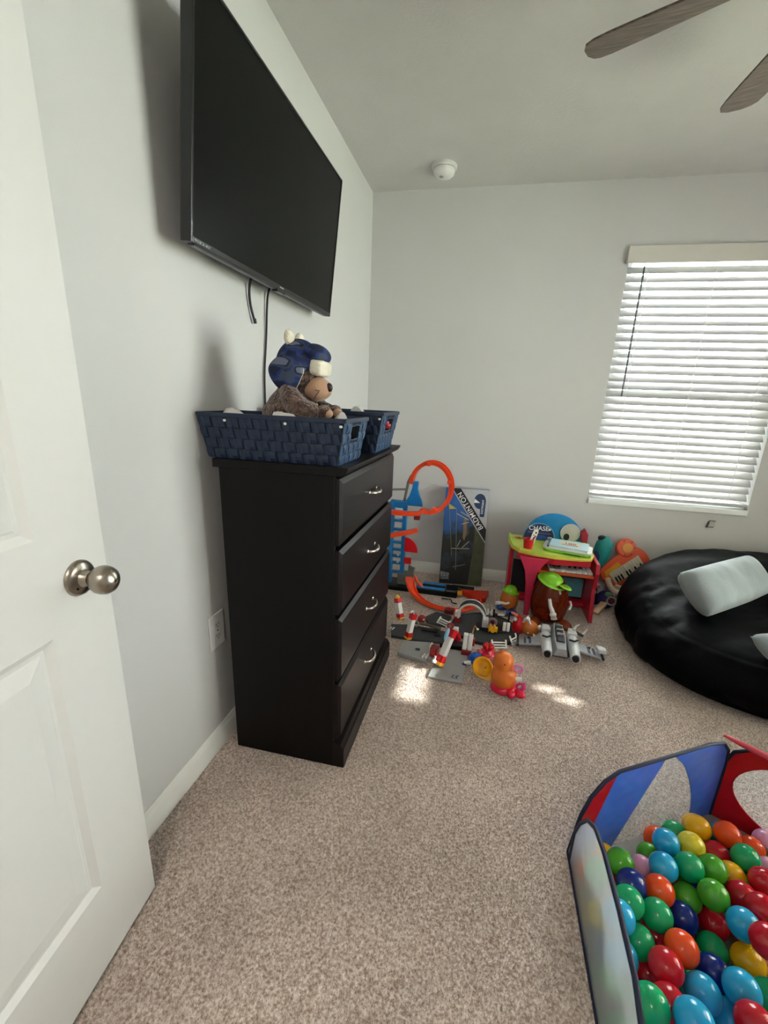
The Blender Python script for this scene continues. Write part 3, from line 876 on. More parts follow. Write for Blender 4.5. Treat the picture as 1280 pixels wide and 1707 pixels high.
# ------------------------------------------------------------------ plush bear
def bear():
    r = thing('plush_bear', 'brown plush bear in a blue camouflage earflap hat sitting in the basket', 'plush bear', (0.235, -1.745, 1.135))
    fur = mat('brown_plush', '#3f281e', 0.95, var=0.3, vs=60, bump=1.0, bs=130, bdist=0.012, sheen=0.4, col2='#705545', detail=5)
    muz = mat('tan_plush', '#b28d72', 0.9, var=0.1, vs=30, bump=0.3, bs=300, bdist=0.002, sheen=0.2)
    cream = mat('cream_fleece', '#e6dfcb', 0.95, var=0.06, vs=60, bump=0.8, bs=180, bdist=0.005)
    dark = mat('bear_nose_brown', '#2a1512', 0.35)
    def camo():
        m = bpy.data.materials.new('blue_camo_cloth'); m.use_nodes = True
        nt = m.node_tree; N = nt.nodes; L = nt.links; b = N['Principled BSDF']; b.inputs['Roughness'].default_value = 0.8
        tc = N.new('ShaderNodeTexCoord'); mp = N.new('ShaderNodeMapping'); mp.inputs['Scale'].default_value = (0.8, 0.8, 1.6); mp.inputs['Rotation'].default_value = (0, R(25), 0)
        nz = N.new('ShaderNodeTexNoise'); nz.inputs['Scale'].default_value = 17; nz.inputs['Detail'].default_value = 1.5
        L.new(tc.outputs['Object'], mp.inputs[0]); L.new(mp.outputs[0], nz.inputs['Vector'])
        rp = N.new('ShaderNodeValToRGB'); rp.color_ramp.interpolation = 'CONSTANT'
        e = rp.color_ramp.elements
        e[0].position = 0.0; e[0].color = lin('#0d1a3e')
        e[1].position = 0.42; e[1].color = lin('#172d6a')
        for p, c in ((0.47, '#36435a'), (0.53, '#0f1c3a'), (0.575, '#666c80')):
            q = e.new(p); q.color = lin(c)
        L.new(nz.outputs['Fac'], rp.inputs['Fac']); L.new(rp.outputs['Color'], b.inputs['Base Color'])
        return m
    cm_ = camo()
    def fuzzy(amp, sc):
        def fn(p):
            n = noise.noise(p * sc)
            return p * (1 + amp * n)
        return fn
    # body with sloping shoulders and arm as one surface
    def torso(p):
        q = p.copy()
        k = smoothstep(0.0, 1.0, q.z)
        q.x = q.x * (1 - 0.42 * k) + 0.10 * k
        q.y = q.y * (1 - 0.30 * k)
        q *= 1 + 0.05 * noise.noise(p * 5)
        return q
    g = G().ell((0.005, 0.0, 0.026), 0.088, 0.070, 0.118, 40, 28, fn=torso)
    g.obj('body', fur, r, smooth=179)
    for s in (-1, 1):
        pts = catmull([(0.02, 0.052 * s, 0.105), (0.045, 0.068 * s, 0.070), (0.075, 0.066 * s, 0.045), (0.112, 0.048 * s, 0.042)], 6)
        n = len(pts)
        rs = [0.024 + 0.010 * math.sin(math.pi * i / (n - 1)) for i in range(n)]
        G().tube(pts, rs, 16).obj('arm', fur, r, smooth=179)
        pw = G().ell((0.130, 0.046 * s, 0.043), 0.024, 0.022, 0.021, 18, 12, fn=fuzzy(0.05, 4)).obj('paw', fur, r, smooth=179)
        G().ell((0.142, 0.042 * s - 0.006, 0.040), 0.016, 0.016, 0.014, 14, 10).obj('paw_pad', muz, pw, smooth=179)
    # head
    G().ell((0.046, 0.0, 0.150), 0.058, 0.060, 0.060, 32, 20, fn=fuzzy(0.04, 5)).obj('head', fur, r, smooth=179)
    def mz(p):
        q = p.copy(); q.z *= 1 - 0.12 * max(0, q.x); return q
    mu = G().ell((0.096, -0.004, 0.108), 0.042, 0.042, 0.036, 28, 18, fn=mz).obj('muzzle', muz, r, smooth=179)
    G().ell((0.134, -0.012, 0.113), 0.010, 0.012, 0.013, 16, 10).obj('nose', dark, r, smooth=179)
    G().tube(catmull([(0.117, -0.036, 0.106), (0.112, -0.042, 0.098), (0.105, -0.045, 0.088), (0.099, -0.043, 0.080)], 5), 0.0010, 5).obj('mouth_stitch', dark, mu)
    G().tube(catmull([(0.121, -0.031, 0.110), (0.114, -0.041, 0.103), (0.104, -0.0458, 0.104)], 5), 0.0010, 5).obj('mouth_stitch', dark, mu)
    for s in (-1, 1):
        G().ell((0.094, 0.026 * s, 0.144), 0.006, 0.006, 0.007, 12, 8).obj('eye', M_black, r, smooth=179)
    # hat: crown, brow peak, side flaps, fleece brim, ears
    def crown(p):
        q = p.copy()
        if q.z < -0.15:
            q.z = -0.15 + (q.z + 0.15) * 0.15
        if q.x > 0.3:
            q.x += 0.12 * (q.x - 0.3)
        return q
    hat = G().ell((0.034, 0, 0.172), 0.066, 0.070, 0.074, 36, 24, Matrix.Rotation(R(10), 4, 'Y'), crown).obj('hat', cm_, r, smooth=179, label='blue camouflage earflap hat')
    # peaked front pad
    G().ell((0.094, 0, 0.205), 0.038, 0.056, 0.026, 24, 16, Matrix.Rotation(R(24), 4, 'Y')).obj('hat_peak', cm_, hat, smooth=179)
    def squarish(p):
        q = Vector([math.copysign(abs(c) ** 0.55, c) for c in p]); return q * (1 + 0.03 * noise.noise(p * 6))
    G().ell((0.104, -0.002, 0.166), 0.022, 0.050, 0.023, 32, 20, Matrix.Rotation(R(8), 4, 'Y'), squarish).obj('fleece_brim', cream, hat, smooth=179)
    # side flaps with cream piping
    for s in (-1, 1):
        out = [(0.004, 0.190), (-0.026, 0.165), (-0.025, 0.138), (-0.006, 0.112), (0.022, 0.094), (0.040, 0.090), (0.052, 0.108), (0.066, 0.134), (0.074, 0.160), (0.05, 0.20)]
        M = Matrix(((1, 0, 0, 0), (0, 0, s, 0), (0, 1, 0, 0), (0, 0, 0, 1)))
        vs = []; fs = []
        out = [(p.x, p.y) for p in catmull([(x, z, 0) for x, z in out], 4, closed=True)]
        cp = Vector((0.025, 0.15))
        K = 5; n = len(out)
        for layer in range(K + 1):
            t = layer / K
            for x, z in out:
                p = cp.lerp(Vector((x, z)), t)
                vs.append((p.x, s * (0.072 - 0.012 * t * t), p.y))
        for layer in range(K):
            for i in range(n):
                j = (i + 1) % n
                f = (layer * n + i, layer * n + j, (layer + 1) * n + j, (layer + 1) * n + i)
                fs.append(f if s < 0 else f[::-1])
        o = G().add(vs, fs).obj('ear_flap', cm_, hat, smooth=179)
        md = o.modifiers.new('thick', 'SOLIDIFY'); md.thickness = 0.006
        pp = catmull([(x, s * 0.062, z) for x, z in out[4:33]], 2)
        G().tube(pp, 0.0024, 6).obj('flap_piping', cream, hat, smooth=60)
        e = G().ell((0.022, 0.036 * s, 0.244), 0.014, 0.020, 0.023, 18, 12, Matrix.Rotation(R(-14) * s, 4, 'X')).obj('ear', cream, hat, smooth=179)
    return r
bear()

# ------------------------------------------------------------------ bean bag and cushions
def bean_bag():
    m = mat('black_satin_cloth', '#030406', 0.55, var=0.15, vs=6, bump=0.2, bs=22, bdist=0.01, spec=0.09)
    cx, cy = 2.42, -0.66
    prof = [(0.0, 0.0), (0.45, 0.0), (0.80, 0.0), (0.905, 0.02), (0.965, 0.10), (0.995, 0.24), (1.0, 0.38), (0.985, 0.54), (0.945, 0.70), (0.88, 0.84), (0.79, 0.935), (0.68, 0.985), (0.55, 1.0), (0.40, 0.99), (0.25, 0.97), (0.12, 0.96), (0.0, 0.955)]
    # denser profile
    P = catmull([(a, b, 0) for a, b in prof], 5)
    n = 150
    vs = []; fs = []; k = len(P)
    def pt(t, a):
        rr, hh = t
        ca, sa = math.cos(a), math.sin(a)
        ex = 2.35
        q = (abs(ca) ** ex + abs(sa) ** ex) ** (-1 / ex)
        rx, ry = 0.775, 0.625
        x = rx * rr * q * ca; y = ry * rr * q * sa
        back = smoothstep(-0.35, 0.55, y)
        H = 0.285 + 0.190 * back + 0.03 * smoothstep(-0.3, 0.6, x)
        dent = 0.05 * math.exp(-((x + 0.18) ** 2 + (y + 0.10) ** 2) / 0.10)
        z = H * hh - (dent if hh > 0.8 else 0)
        v = Vector((x, y, z))
        # creases
        if hh > 0.05:
            w = noise.noise(Vector((x * 3 + 3, y * 7, z * 3))) * 0.016 + abs(noise.noise(Vector((x * 5 + y * 4, y * 14 - x * 6, z * 8)))) * -0.030 * (1 if sa < 0.3 else 0.4)
            w += noise.noise(Vector((x * 12, y * 20, z * 16))) * 0.005
            d = Vector((x, y, (z - 0.15) * 2.2)).normalized()
            v += d * w
        v.y = min(v.y, -cy - 0.022)
        v.z = max(v.z, 0.0)
        return v
    for i in range(n):
        a = 2 * math.pi * i / n
        for p in P:
            vs.append(pt((max(0, p.x), p.y), a))
    for i in range(n):
        j = (i + 1) % n
        for q in range(k - 1):
            fs.append((i * k + q, j * k + q, j * k + q + 1, i * k + q + 1))
    g = G().add(vs, fs)
    o = g.obj('bean_bag', m, smooth=179, loc=(cx, cy, 0))
    import bmesh
    bm = bmesh.new(); bm.from_mesh(o.data); bmesh.ops.remove_doubles(bm, verts=bm.verts, dist=1e-5); bm.to_mesh(o.data); bm.free()
    tag(o, 'huge black bean bag under the window', 'bean bag')
bean_bag()

def pillow(label, loc, rot, lx, ly, lz, m, seed):
    n = 28; vs = []; fs = []
    for sgn in (1, -1):
        for i in range(n + 1):
            for j in range(n + 1):
                u = i / n * 2 - 1; v = j / n * 2 - 1
                e = (1 - abs(u) ** 5) ** 0.5 * (1 - abs(v) ** 4) ** 0.5
                pin = 1 - 0.05 * (u * u) * (v * v)
                x = u * lx / 2 * (1 - 0.035 * (1 - abs(v) ** 2)) * pin; y = v * ly / 2 * (1 - 0.03 * (1 - abs(u) ** 2)) * pin
                z = sgn * lz / 2 * e
                if e > 0.02:
                    z += 0.010 * noise.noise(Vector((x * 10 + seed, y * 6, sgn * 3))) + 0.004 * noise.noise(Vector((x * 30 + seed, y * 14, sgn * 3)))
                vs.append((x, y, z))
    N_ = (n + 1) ** 2
    for i in range(n):
        for j in range(n):
            a = i * (n + 1) + j
            fs.append((a, a + n + 1, a + n + 2, a + 1)); fs.append((N_ + a, N_ + a + 1, N_ + a + n + 2, N_ + a + n + 1))
    o = G().add(vs, fs).obj('cushion', m, smooth=179, loc=loc, rot=rot)
    import bmesh
    bm = bmesh.new(); bm.from_mesh(o.data); bmesh.ops.remove_doubles(bm, verts=bm.verts, dist=2e-4); bm.to_mesh(o.data); bm.free()
    return tag(o, label, 'cushion', 'pale cushions on the bean bag')
M_pillow = mat('pale_grey_velvet', '#8d9797', 0.75, var=0.06, vs=10, bump=0.25, bs=90, bdist=0.004, sheen=0.3)
pillow('long pale grey cushion lying across the middle of the black bean bag', (2.12, -0.62, 0.385), (R(45), 0, R(41)), 0.68, 0.24, 0.16, M_pillow, 1.0)
pillow('pale grey cushion at the front edge of the bean bag, mostly out of the picture', (2.262, -1.125, 0.300), (R(12), 0, R(14)), 0.50, 0.22, 0.115, M_pillow, 5.0)

# ------------------------------------------------------------------ ball pit
HEX = [(1.18, -2.015), (1.643, -1.748), (2.106, -2.015), (2.106, -2.55), (1.643, -2.817), (1.18, -2.55)]
def nylon(name, col):
    m = mat(name, col, 0.3, var=0.06, vs=10)
    nt = m.node_tree; N = nt.nodes; L = nt.links
    tc = N.new('ShaderNodeTexCoord'); mp = N.new('ShaderNodeMapping'); mp.inputs['Rotation'].default_value = (0, R(-28), R(-30)); mp.inputs['Scale'].default_value = (1.6, 12, 12)
    nz = N.new('ShaderNodeTexNoise'); nz.inputs['Scale'].default_value = 1.0; nz.inputs['Detail'].default_value = 2.0
    bp = N.new('ShaderNodeBump'); bp.inputs['Strength'].default_value = 0.55; bp.inputs['Distance'].default_value = 0.02
    L.new(tc.outputs['Object'], mp.inputs[0]); L.new(mp.outputs[0], nz.inputs['Vector']); L.new(nz.outputs['Fac'], bp.inputs['Height']); L.new(bp.outputs['Normal'], N['Principled BSDF'].inputs['Normal'])
    return m
M_pitblue = nylon('blue_nylon', '#4674dd')
M_pitred = nylon('red_nylon', '#c00a1c')
M_pitcoral = mat('coral_nylon', '#e2475a', 0.4, var=0.05)
M_pittrim = mat('navy_binding', '#141c3a', 0.6, var=0.08)
M_net = mesh_fabric('white_net', '#d9dce0', 0.22)
M_netw = mesh_fabric('white_net_side', '#f8fafc', 0.30, 0.6)
def ball_pit():
    r = thing('ball_pit', 'low blue red and white pop-up ball pit full of balls', 'ball pit', (1.643, -2.2825, 0.0))
    O = Vector((1.643, -2.2825, 0))
    def plane(i):
        a = Vector(HEX[i] + (0,)) - O; b = Vector(HEX[(i + 1) % 6] + (0,)) - O
        d = (b - a).normalized(); n = Vector((d.y, -d.x, 0))          # outward for this winding is the left of d
        n = -n
        M = Matrix((d, Vector((0, 0, 1)), d.cross(Vector((0, 0, 1))))).transposed().to_4x4(); M.translation = a
        return M, (b - a).length
    def sag(M, poly, m, name, th=0.0012):
        # subdivide polygon edge list is enough; cloth is thin
        return G().prism(poly, -th, th, M).obj(name, m, r)
    s = 0.5345
    # panel between the front-left and the back-right of the picture
    M, L_ = plane(0)
    red = [(0.004, 0.150), (0.030, 0.215), (0.066, 0.258), (0.106, 0.278), (0.052, 0.100)]
    netp = [(0.142, 0.0), (0.274, 0.284), (0.303, 0.286), (0.355, 0.240), (0.398, 0.170), (0.430, 0.090), (0.445, 0.0)]
    bl = [(0.0, 0.0), (0.0, 0.120), (0.004, 0.150), (0.052, 0.100), (0.106, 0.278), (0.130, 0.283), (0.274, 0.284), (0.142, 0.0)]
    br = [(0.445, 0.0), (0.430, 0.090), (0.398, 0.170), (0.355, 0.240), (0.303, 0.286), (0.440, 0.290), (0.500, 0.280), (0.528, 0.250), (s, 0.200), (s, 0.0)]
    sag(M, red, M_pitred, 'corner_patch'); sag(M, netp, M_net, 'net_window'); sag(M, bl, M_pitblue, 'side_panel'); sag(M, br, M_pitblue, 'side_panel')
    out = [(0.0, 0.0), (0.0, 0.120), (0.006, 0.160), (0.030, 0.218), (0.066, 0.260), (0.110, 0.282), (0.274, 0.287), (0.440, 0.293), (0.500, 0.283), (0.528, 0.252), (s, 0.200), (s, 0.0)]
    def trim(M, out, m=M_pittrim, rad=0.0055):
        G().tube([M @ Vector((x, y, 0)) for x, y in out], rad, 8).obj('trim', m, r, smooth=60)
    trim(M, out)
    seam = catmull([(x, y, 0) for x, y in netp[1:]], 4)
    G().tube([M @ p for p in seam], 0.002, 6).obj('seam', M_pitblue, r, smooth=60)
    # remaining panels: window panels and plain ones
    def ring_panel(i, mframe, ec, er):
        M, L_ = plane(i)
        outl = [(0.0, 0.0), (s, 0.0), (s, 0.21), (s - 0.012, 0.25), (s - 0.05, 0.282), (s * 0.5, 0.285), (0.05, 0.282), (0.012, 0.25), (0.0, 0.21)]
        P = []
        m_ = 48
        for k in range(m_):
            a = 2 * math.pi * k / m_
            dx, dz = math.cos(a), math.sin(a)
            e = (ec[0] + er[0] * dx, ec[1] + er[1] * dz)
            # outline hit along this direction
            best = None
            for q in range(len(outl)):
                x1, y1 = outl[q]; x2, y2 = outl[(q + 1) % len(outl)]
                dd = dx * er[0] * (y2 - y1) - dz * er[1] * (x2 - x1)
                if abs(dd) < 1e-9: continue
                t = ((x1 - ec[0]) * (y2 - y1) - (y1 - ec[1]) * (x2 - x1)) / dd
                u_ = ((x1 - ec[0]) * dz * er[1] - (y1 - ec[1]) * dx * er[0]) / dd
                if t > 0 and -1e-6 <= u_ <= 1 + 1e-6:
                    best = t if best is None else min(best, t)
            best = max(best or 1.0, 1.0)
            P.append((e, (ec[0] + er[0] * dx * best, ec[1] + er[1] * dz * best)))
        vs = []; fs = []
        for th in (-0.0012, 0.0012):
            for e, o_ in P:
                vs += [(e[0], e[1], th), (o_[0], o_[1], th)]
        for k in range(m_):
            j = (k + 1) % m_
            fs.append((2 * k, 2 * j, 2 * j + 1, 2 * k + 1)); b = 2 * m_
            fs.append((b + 2 * k, b + 2 * k + 1, b + 2 * j + 1, b + 2 * j))
        G().add(vs, fs, M).obj('side_panel', mframe, r)
        sag(M, [p[0] for p in P], M_net, 'net_window', 0.0008)
        G().tube([M @ Vector((p[0][0], p[0][1], 0)) for p in P], 0.0022, 6, closed=True).obj('seam', mframe, r, smooth=60)
        trim(M, outl[1:] + [outl[0]])
        return M
    M3 = ring_panel(1, M_pitred, (0.267, 0.150), (0.238, 0.135))
    G().tube([M3 @ Vector(p) for p in ((-0.022, 0.287, -0.004), (0.02, 0.286, 0.002), (0.12, 0.279, 0.003), (0.27, 0.280, 0.003), (0.48, 0.279, 0.003))], [0.004, 0.008, 0.009, 0.009, 0.007], 8).obj('top_band', M_pitcoral, r, smooth=60)
    ring_panel(3, M_pitred, (0.267, 0.150), (0.20, 0.115))
    for i, mm in ((2, M_pitblue), (4, M_pitblue)):
        M, L_ = plane(i)
        outl = [(0.0, 0.0), (0.0, 0.16), (0.03, 0.23), (0.10, 0.282), (0.44, 0.286), (s - 0.03, 0.24), (s, 0.18), (s, 0.0)]
        sag(M, outl, mm, 'side_panel'); trim(M, outl)
    # pale net side facing the camera
    M, L_ = plane(5)
    o2 = [(0.0, 0.0), (0.0, 0.12), (0.015, 0.19), (0.05, 0.24), (0.12, 0.275), (0.22, 0.282), (0.34, 0.279), (0.415, 0.262), (0.47, 0.222), (0.510, 0.165), (0.540, 0.09), (0.560, 0.0)]
    sag(M, o2, M_netw, 'net_side', 0.0009)
    trim(M, o2 + [o2[0]])
    fl = [(x - O.x, y - O.y) for x, y in HEX]
    G().prism(fl, 0.0, 0.0025).obj('pit_floor', mat('pit_floor_nylon', '#8f8c8a', 0.6), r)
ball_pit()

BALLS = 'c1417,-1982,102 y1536,-1891,81 l1483,-1972,99 o1600,-1906,95 r1561,-1950,63 o1678,-1892,47 e1610,-1976,101 c1378,-2070,117 e1443,-2054,118 g1506,-2035,106 g1278,-2074,104 p1343,-2047,65 n1283,-2139,122 o1349,-2131,113 g1431,-2097,68 g1472,-2114,118 r1554,-2080,94 r1617,-2042,109 e1257,-2198,141 e1323,-2193,116 n1398,-2155,76 r1486,-2121,38 c1506,-2172,124 r1560,-2134,133 e1272,-2247,98 r1333,-2193,49 o1351,-2253,120 e1457,-2181,38 y1515,-2203,61 r1303,-2300,125 r1516,-2226,163 c1370,-2315,103 c1438,-2305,127 e1237,-2395,161 r1286,-2365,126 c1302,-2408,175 c1424,-2323,64 r1425,-2369,145 e1503,-2286,93 g1389,-1979,38 y1563,-2016,76 g1618,-1997,38 p1681,-1961,58 o1285,-2076,38 r1295,-2263,38 e1362,-2267,45 n1418,-2258,80 e1220,-2105,90 c1220,-2250,160 l1223,-2167,38 c1223,-2292,107 e1223,-2299,41 p2066,-2273,38 y1687,-2456,38 o1592,-2392,38 r2066,-2420,103 n2008,-2106,38 n1666,-2280,38 r1537,-2567,38 e2066,-2206,38 y2009,-2307,38 p1361,-2348,38 r1404,-2045,38 o1739,-1985,38 y1505,-2434,81 c1583,-2513,38 r1433,-2650,98 e1468,-2247,38 r1824,-2244,38 y1785,-2371,38 r1553,-2115,38 e1220,-2449,38 g1533,-2263,38 e1599,-2273,38 e2008,-2173,38 y1754,-2463,38 c1659,-2393,38 o1397,-2476,38 c1944,-1967,97 e1220,-2382,38 p2008,-2441,38 e1699,-2222,38 y1886,-1934,97 n1828,-1900,97 p1945,-2396,38 g2030,-2017,38 c1815,-2672,153 g1798,-1883,38 e1517,-2503,38 o1856,-1916,38 g2066,-2140,38 o1661,-2761,98 n2066,-2487,103 r1583,-2641,38 p1856,-2051,38 e1485,-1885,38 p1738,-1849,38 e1914,-2017,38 o1798,-2018,38 y1264,-2012,38 g1491,-2329,38 e1937,-2463,38 n2002,-2001,97 c2066,-2474,38 r1713,-2584,38 c1499,-1950,38 p1515,-2698,38 e1931,-2605,38 p1574,-2182,38 c1622,-1857,38 e1649,-2103,97 o1224,-2530,38 e1877,-2018,94 o1526,-2387,38 o1914,-1950,38 r2008,-2240,38 e1856,-1984,38 o1914,-2084,38 c1459,-2597,38 g1679,-2024,38 g1892,-2241,38 o2066,-2340,38 p1457,-2664,38 n1920,-2334,38 p1627,-2335,38 g1917,-2613,102 e1812,-2499,38 n1856,-2185,38 c1284,-2429,38 g1628,-2692,38 o1426,-1919,38 p2066,-2169,98 o1558,-2327,38 r1693,-2675,38 y1948,-2595,162 e1285,-2143,38 n1813,-2432,38 e1972,-2050,38 c1624,-1930,38 r1765,-2212,38 g1456,-2530,38 o2047,-2538,38 p1715,-2517,38 y1632,-2215,38 n1235,-2233,38 c1989,-2505,38 c1931,-2538,38 e1852,-2557,38 g1678,-2091,38 c1463,-2463,38 p1975,-2580,102 y1554,-2447,38 r1810,-2675,38 e2061,-2035,94 c2066,-2353,103 r1751,-2641,38 p1573,-2731,38 g1740,-1917,38 r1880,-2429,38 g1733,-2280,38 g1862,-2301,38 o1547,-2716,97 e1772,-2552,38 e1950,-2141,38 g1740,-2052,38 e1899,-2149,82 n1649,-2528,38 o1797,-2153,38 o2066,-2407,38 n1370,-2102,38 e2066,-2527,157 y1656,-2619,38 r1852,-2368,38 c1282,-2563,38 g1220,-2490,92 r1340,-2597,38 y1556,-1844,38 y1603,-2577,38 r1893,-2552,91 e1516,-2631,38 o1260,-2550,99 c1752,-2332,81 y1876,-2637,150 g1726,-2402,38 r1795,-2305,38 n1398,-2564,38 o2066,-2073,38 g1879,-2496,38 o1843,-2656,95 o1285,-2496,38 y1620,-2458,38 p1853,-2462,89 e1347,-2521,38 c2033,-2546,102 o1720,-2727,98 n1737,-2124,38 e1873,-2639,38 y1349,-2413,38 g1752,-2708,38 c1399,-2631,38 e1618,-2131,38 g1694,-2742,38 c1857,-2118,38 g1950,-2275,38 r1798,-2086,38 o1318,-2584,100 y1701,-2339,38 o1220,-2063,38 g1798,-1951,38 n1759,-2596,87 e1297,-2330,38 c1617,-2064,38 n1491,-2054,38 p1778,-2694,98 p1416,-2412,38 c1989,-2572,38 e1397,-2210,38 r2008,-2374,38 c1950,-2208,38 n1631,-2765,38 o1972,-1983,38 g1809,-2608,38 g1453,-1998,38 r1679,-2158,38'
BALL_COL = {'c': ('#22a6d6', 'cyan'), 'y': ('#f2b411', 'golden yellow'), 'l': ('#ecd437', 'pale yellow'), 'o': ('#f0521a', 'orange'), 'r': ('#c01224', 'red'),
            'e': ('#10a566', 'emerald green'), 'g': ('#4fa82a', 'grass green'), 'p': ('#dd9bbd', 'pink'), 'n': ('#10297c', 'navy blue')}
N_SEEN = 52
def balls():
    r = 0.0330
    g = G().ell((0, 0, 0), r, r, r, 28, 18)
    base = {}
    for k, (h, nm) in BALL_COL.items():
        me = bpy.data.meshes.new('pit_ball'); me.from_pydata(g.v, [], g.f); me.update()
        me.polygons.foreach_set('use_smooth', [True] * len(me.polygons))
        me.materials.append(mat('ball_' + nm.replace(' ', '_'), h, 0.16, var=0.03, spec=0.5))
        base[k] = me
    items = []
    for q in BALLS.split():
        x, y, z = [int(v) / 1000 for v in q[1:].split(',')]
        items.append((q[0], x, y, z))
    order = {}
    ordn = ['first', 'second', 'third', 'fourth', 'fifth', 'sixth', 'seventh', 'eighth', 'ninth', 'tenth', 'eleventh', 'twelfth']
    for k in BALL_COL:
        idx = [i for i in range(N_SEEN) if items[i][0] == k]
        # how far down the picture: nearer to the camera comes lower
        idx.sort(key=lambda i: (items[i][1] - 0.8376) ** 2 + (items[i][2] + 3.0226) ** 2, reverse=True)
        for n, i in enumerate(idx):
            order[i] = (n, len(idx))
    for i, (k, x, y, z) in enumerate(items):
        o = link('pit_ball', base[k], None, loc=(x, y, z), rot=(random.uniform(0, 6), random.uniform(0, 6), 0))
        nm = BALL_COL[k][1]
        if i in order:
            n, tot = order[i]
            if tot == 1:
                lb = 'the only %s plastic ball in view in the ball pit' % nm
            else:
                lb = '%s plastic ball in the pit, %s farthest of the %s ones in view' % (nm, ordn[n], nm)
                if n == 0: lb = '%s plastic ball in the pit, farthest of the %s ones in view' % (nm, nm)
            tag(o, lb, 'ball', 'balls in the ball pit')
        else:
            tag(o, '%s plastic ball under or beyond the ones in view in the pit' % nm, 'ball', 'buried %s balls' % nm)
balls()

# ------------------------------------------------------------------ boxed badminton set leaning on the wall
def badminton_box():
    w, h, t = 0.292, 0.668, 0.055
    # local x along the wall, z up the face, front face at y=0, thickness to +y
    M = Matrix.Translation((0.603, -0.186, 0.004)) @ Matrix.Rotation(R(5), 4, 'Z') @ Matrix.Rotation(R(-9.0), 4, 'X')
    r = thing('badminton_box', 'tall boxed badminton set with a photo print leaning on the back wall', 'box')
    r.matrix_world = M
    def photo():
        m = bpy.data.materials.new('box_photo_print'); m.use_nodes = True
        nt = m.node_tree; N = nt.nodes; L = nt.links; b = N['Principled BSDF']; b.inputs['Roughness'].default_value = 0.4
        tc = N.new('ShaderNodeTexCoord'); sp = N.new('ShaderNodeSeparateXYZ'); L.new(tc.outputs['Object'], sp.inputs[0])
        nz = N.new('ShaderNodeTexNoise'); nz.inputs['Scale'].default_value = 22; nz.inputs['Detail'].default_value = 5; L.new(tc.outputs['Object'], nz.inputs['Vector'])
        a = N.new('ShaderNodeMath'); a.operation = 'MULTIPLY_ADD'; a.inputs[1].default_value = 0.30; L.new(nz.outputs['Fac'], a.inputs[0]); L.new(sp.outputs['Z'], a.inputs[2])
        x2 = N.new('ShaderNodeMath'); x2.operation = 'MULTIPLY_ADD'; x2.inputs[1].default_value = -0.55; L.new(sp.outputs['X'], x2.inputs[0]); L.new(a.outputs[0], x2.inputs[2])
        sky = N.new('ShaderNodeValToRGB'); e = sky.color_ramp.elements
        e[0].position = 0.0; e[0].color = lin('#161b14')
        e[1].position = 1.0; e[1].color = lin('#2c66a8')
        for p, c in ((0.22, '#11150f'), (0.30, '#2b3b46'), (0.36, '#141a12'), (0.44, '#1b2218'), (0.475, '#24446a'), (0.55, '#255a9e')):
            q = e.new(p); q.color = lin(c)
        L.new(x2.outputs[0], sky.inputs['Fac'])
        L.new(sky.outputs['Color'], b.inputs['Base Color'])
        return m
    mp = photo()
    mo = mat('olive_print', '#4a5136', 0.45, var=0.25, vs=18); mg = mat('silver_print', '#b4b6ba', 0.35, var=0.04); mk = mat('black_print', '#0a0a0b', 0.4)
    ml = mat('logo_navy_print', '#14335a', 0.4); mw = mat('white_print', '#e9e9ea', 0.4)
    G().box(0, w, 0, t, 0, h).obj('carton', mp, r, bevel=0.002)
    F = Matrix(((1, 0, 0, 0), (0, 0, -1, 0), (0, 1, 0, 0), (0, 0, 0, 1)))      # (x, z) polygon on the face, depth towards -y
    D = 0.0006
    G().prism([(0.100, h - 0.001), (w - 0.001, h - 0.001), (w - 0.001, h - 0.268)], 0, D, F).obj('corner_print', mg, r)
    G().prism([(0.044, h - 0.001), (0.100, h - 0.001), (w - 0.001, h - 0.268), (w - 0.001, h - 0.352)], 0, D, F).obj('title_band', mk, r)
    G().prism([(0.036, h - 0.001), (0.043, h - 0.001), (w - 0.001, h - 0.353), (w - 0.001, h - 0.366)], 0, D, F).obj('band_edge', mg, r)
    G().prism([(w - 0.095, 0.001), (w - 0.001, 0.001), (w - 0.001, h - 0.37), (w - 0.075, h - 0.255), (w - 0.080, 0.22)], 0, D * 0.8, F).obj('hedge_print', mo, r)
    # title along the band, upside down as the carton stands on its head
    bx, bz = (0.072 + w) / 2 - 0.004, (h + h - 0.31) / 2 + 0.004
    ang = math.atan2(0.31, -(w - 0.072))
    T_ = F @ Matrix.Translation((bx - 0.002, bz + 0.001, D)) @ Matrix.Rotation(ang, 4, 'Z')
    text('title_lettering', 'BADMINTON', 0.047, mw, r, T_, 0.0003, 0.98, spacing=1.1)
    # maker's badge
    cxx, czz = w - 0.058, h - 0.080
    poly = [(cxx + 0.040 * math.cos(a), czz + 0.052 * math.sin(a)) for a in [2 * math.pi * i / 32 for i in range(32)]]
    G().prism(poly, 0, D * 1.5, F).obj('badge_disc', ml, r)
    G().prism([(cxx + 0.004, czz), (cxx + 0.040, czz), (cxx + 0.036, czz - 0.105), (cxx + 0.006, czz - 0.105)], 0, D * 1.6, F).obj('badge_stem', ml, r)
    G().prism([(cxx - 0.036, czz + 0.016), (cxx + 0.002, czz - 0.010), (cxx - 0.040, czz - 0.012)], 0, D * 2.2, F).obj('badge_beam', mw, r)
    text('badge_lettering', 'EASTPOINT', 0.019, mw, r, F @ Matrix.Translation((cxx + 0.021, czz - 0.036, D * 2)) @ Matrix.Rotation(R(88), 4, 'Z'), 0.0003)
    # printed net poles, pennant and pale twigs of the players' rackets
    my = mat('pennant_print', '#c3b24a', 0.5); mln = mat('pole_print', '#8f9586', 0.5)
    G().prism([(0.026, 0.560), (0.030, 0.520), (0.082, 0.528)], 0, D, F).obj('pennant_print', my, r)
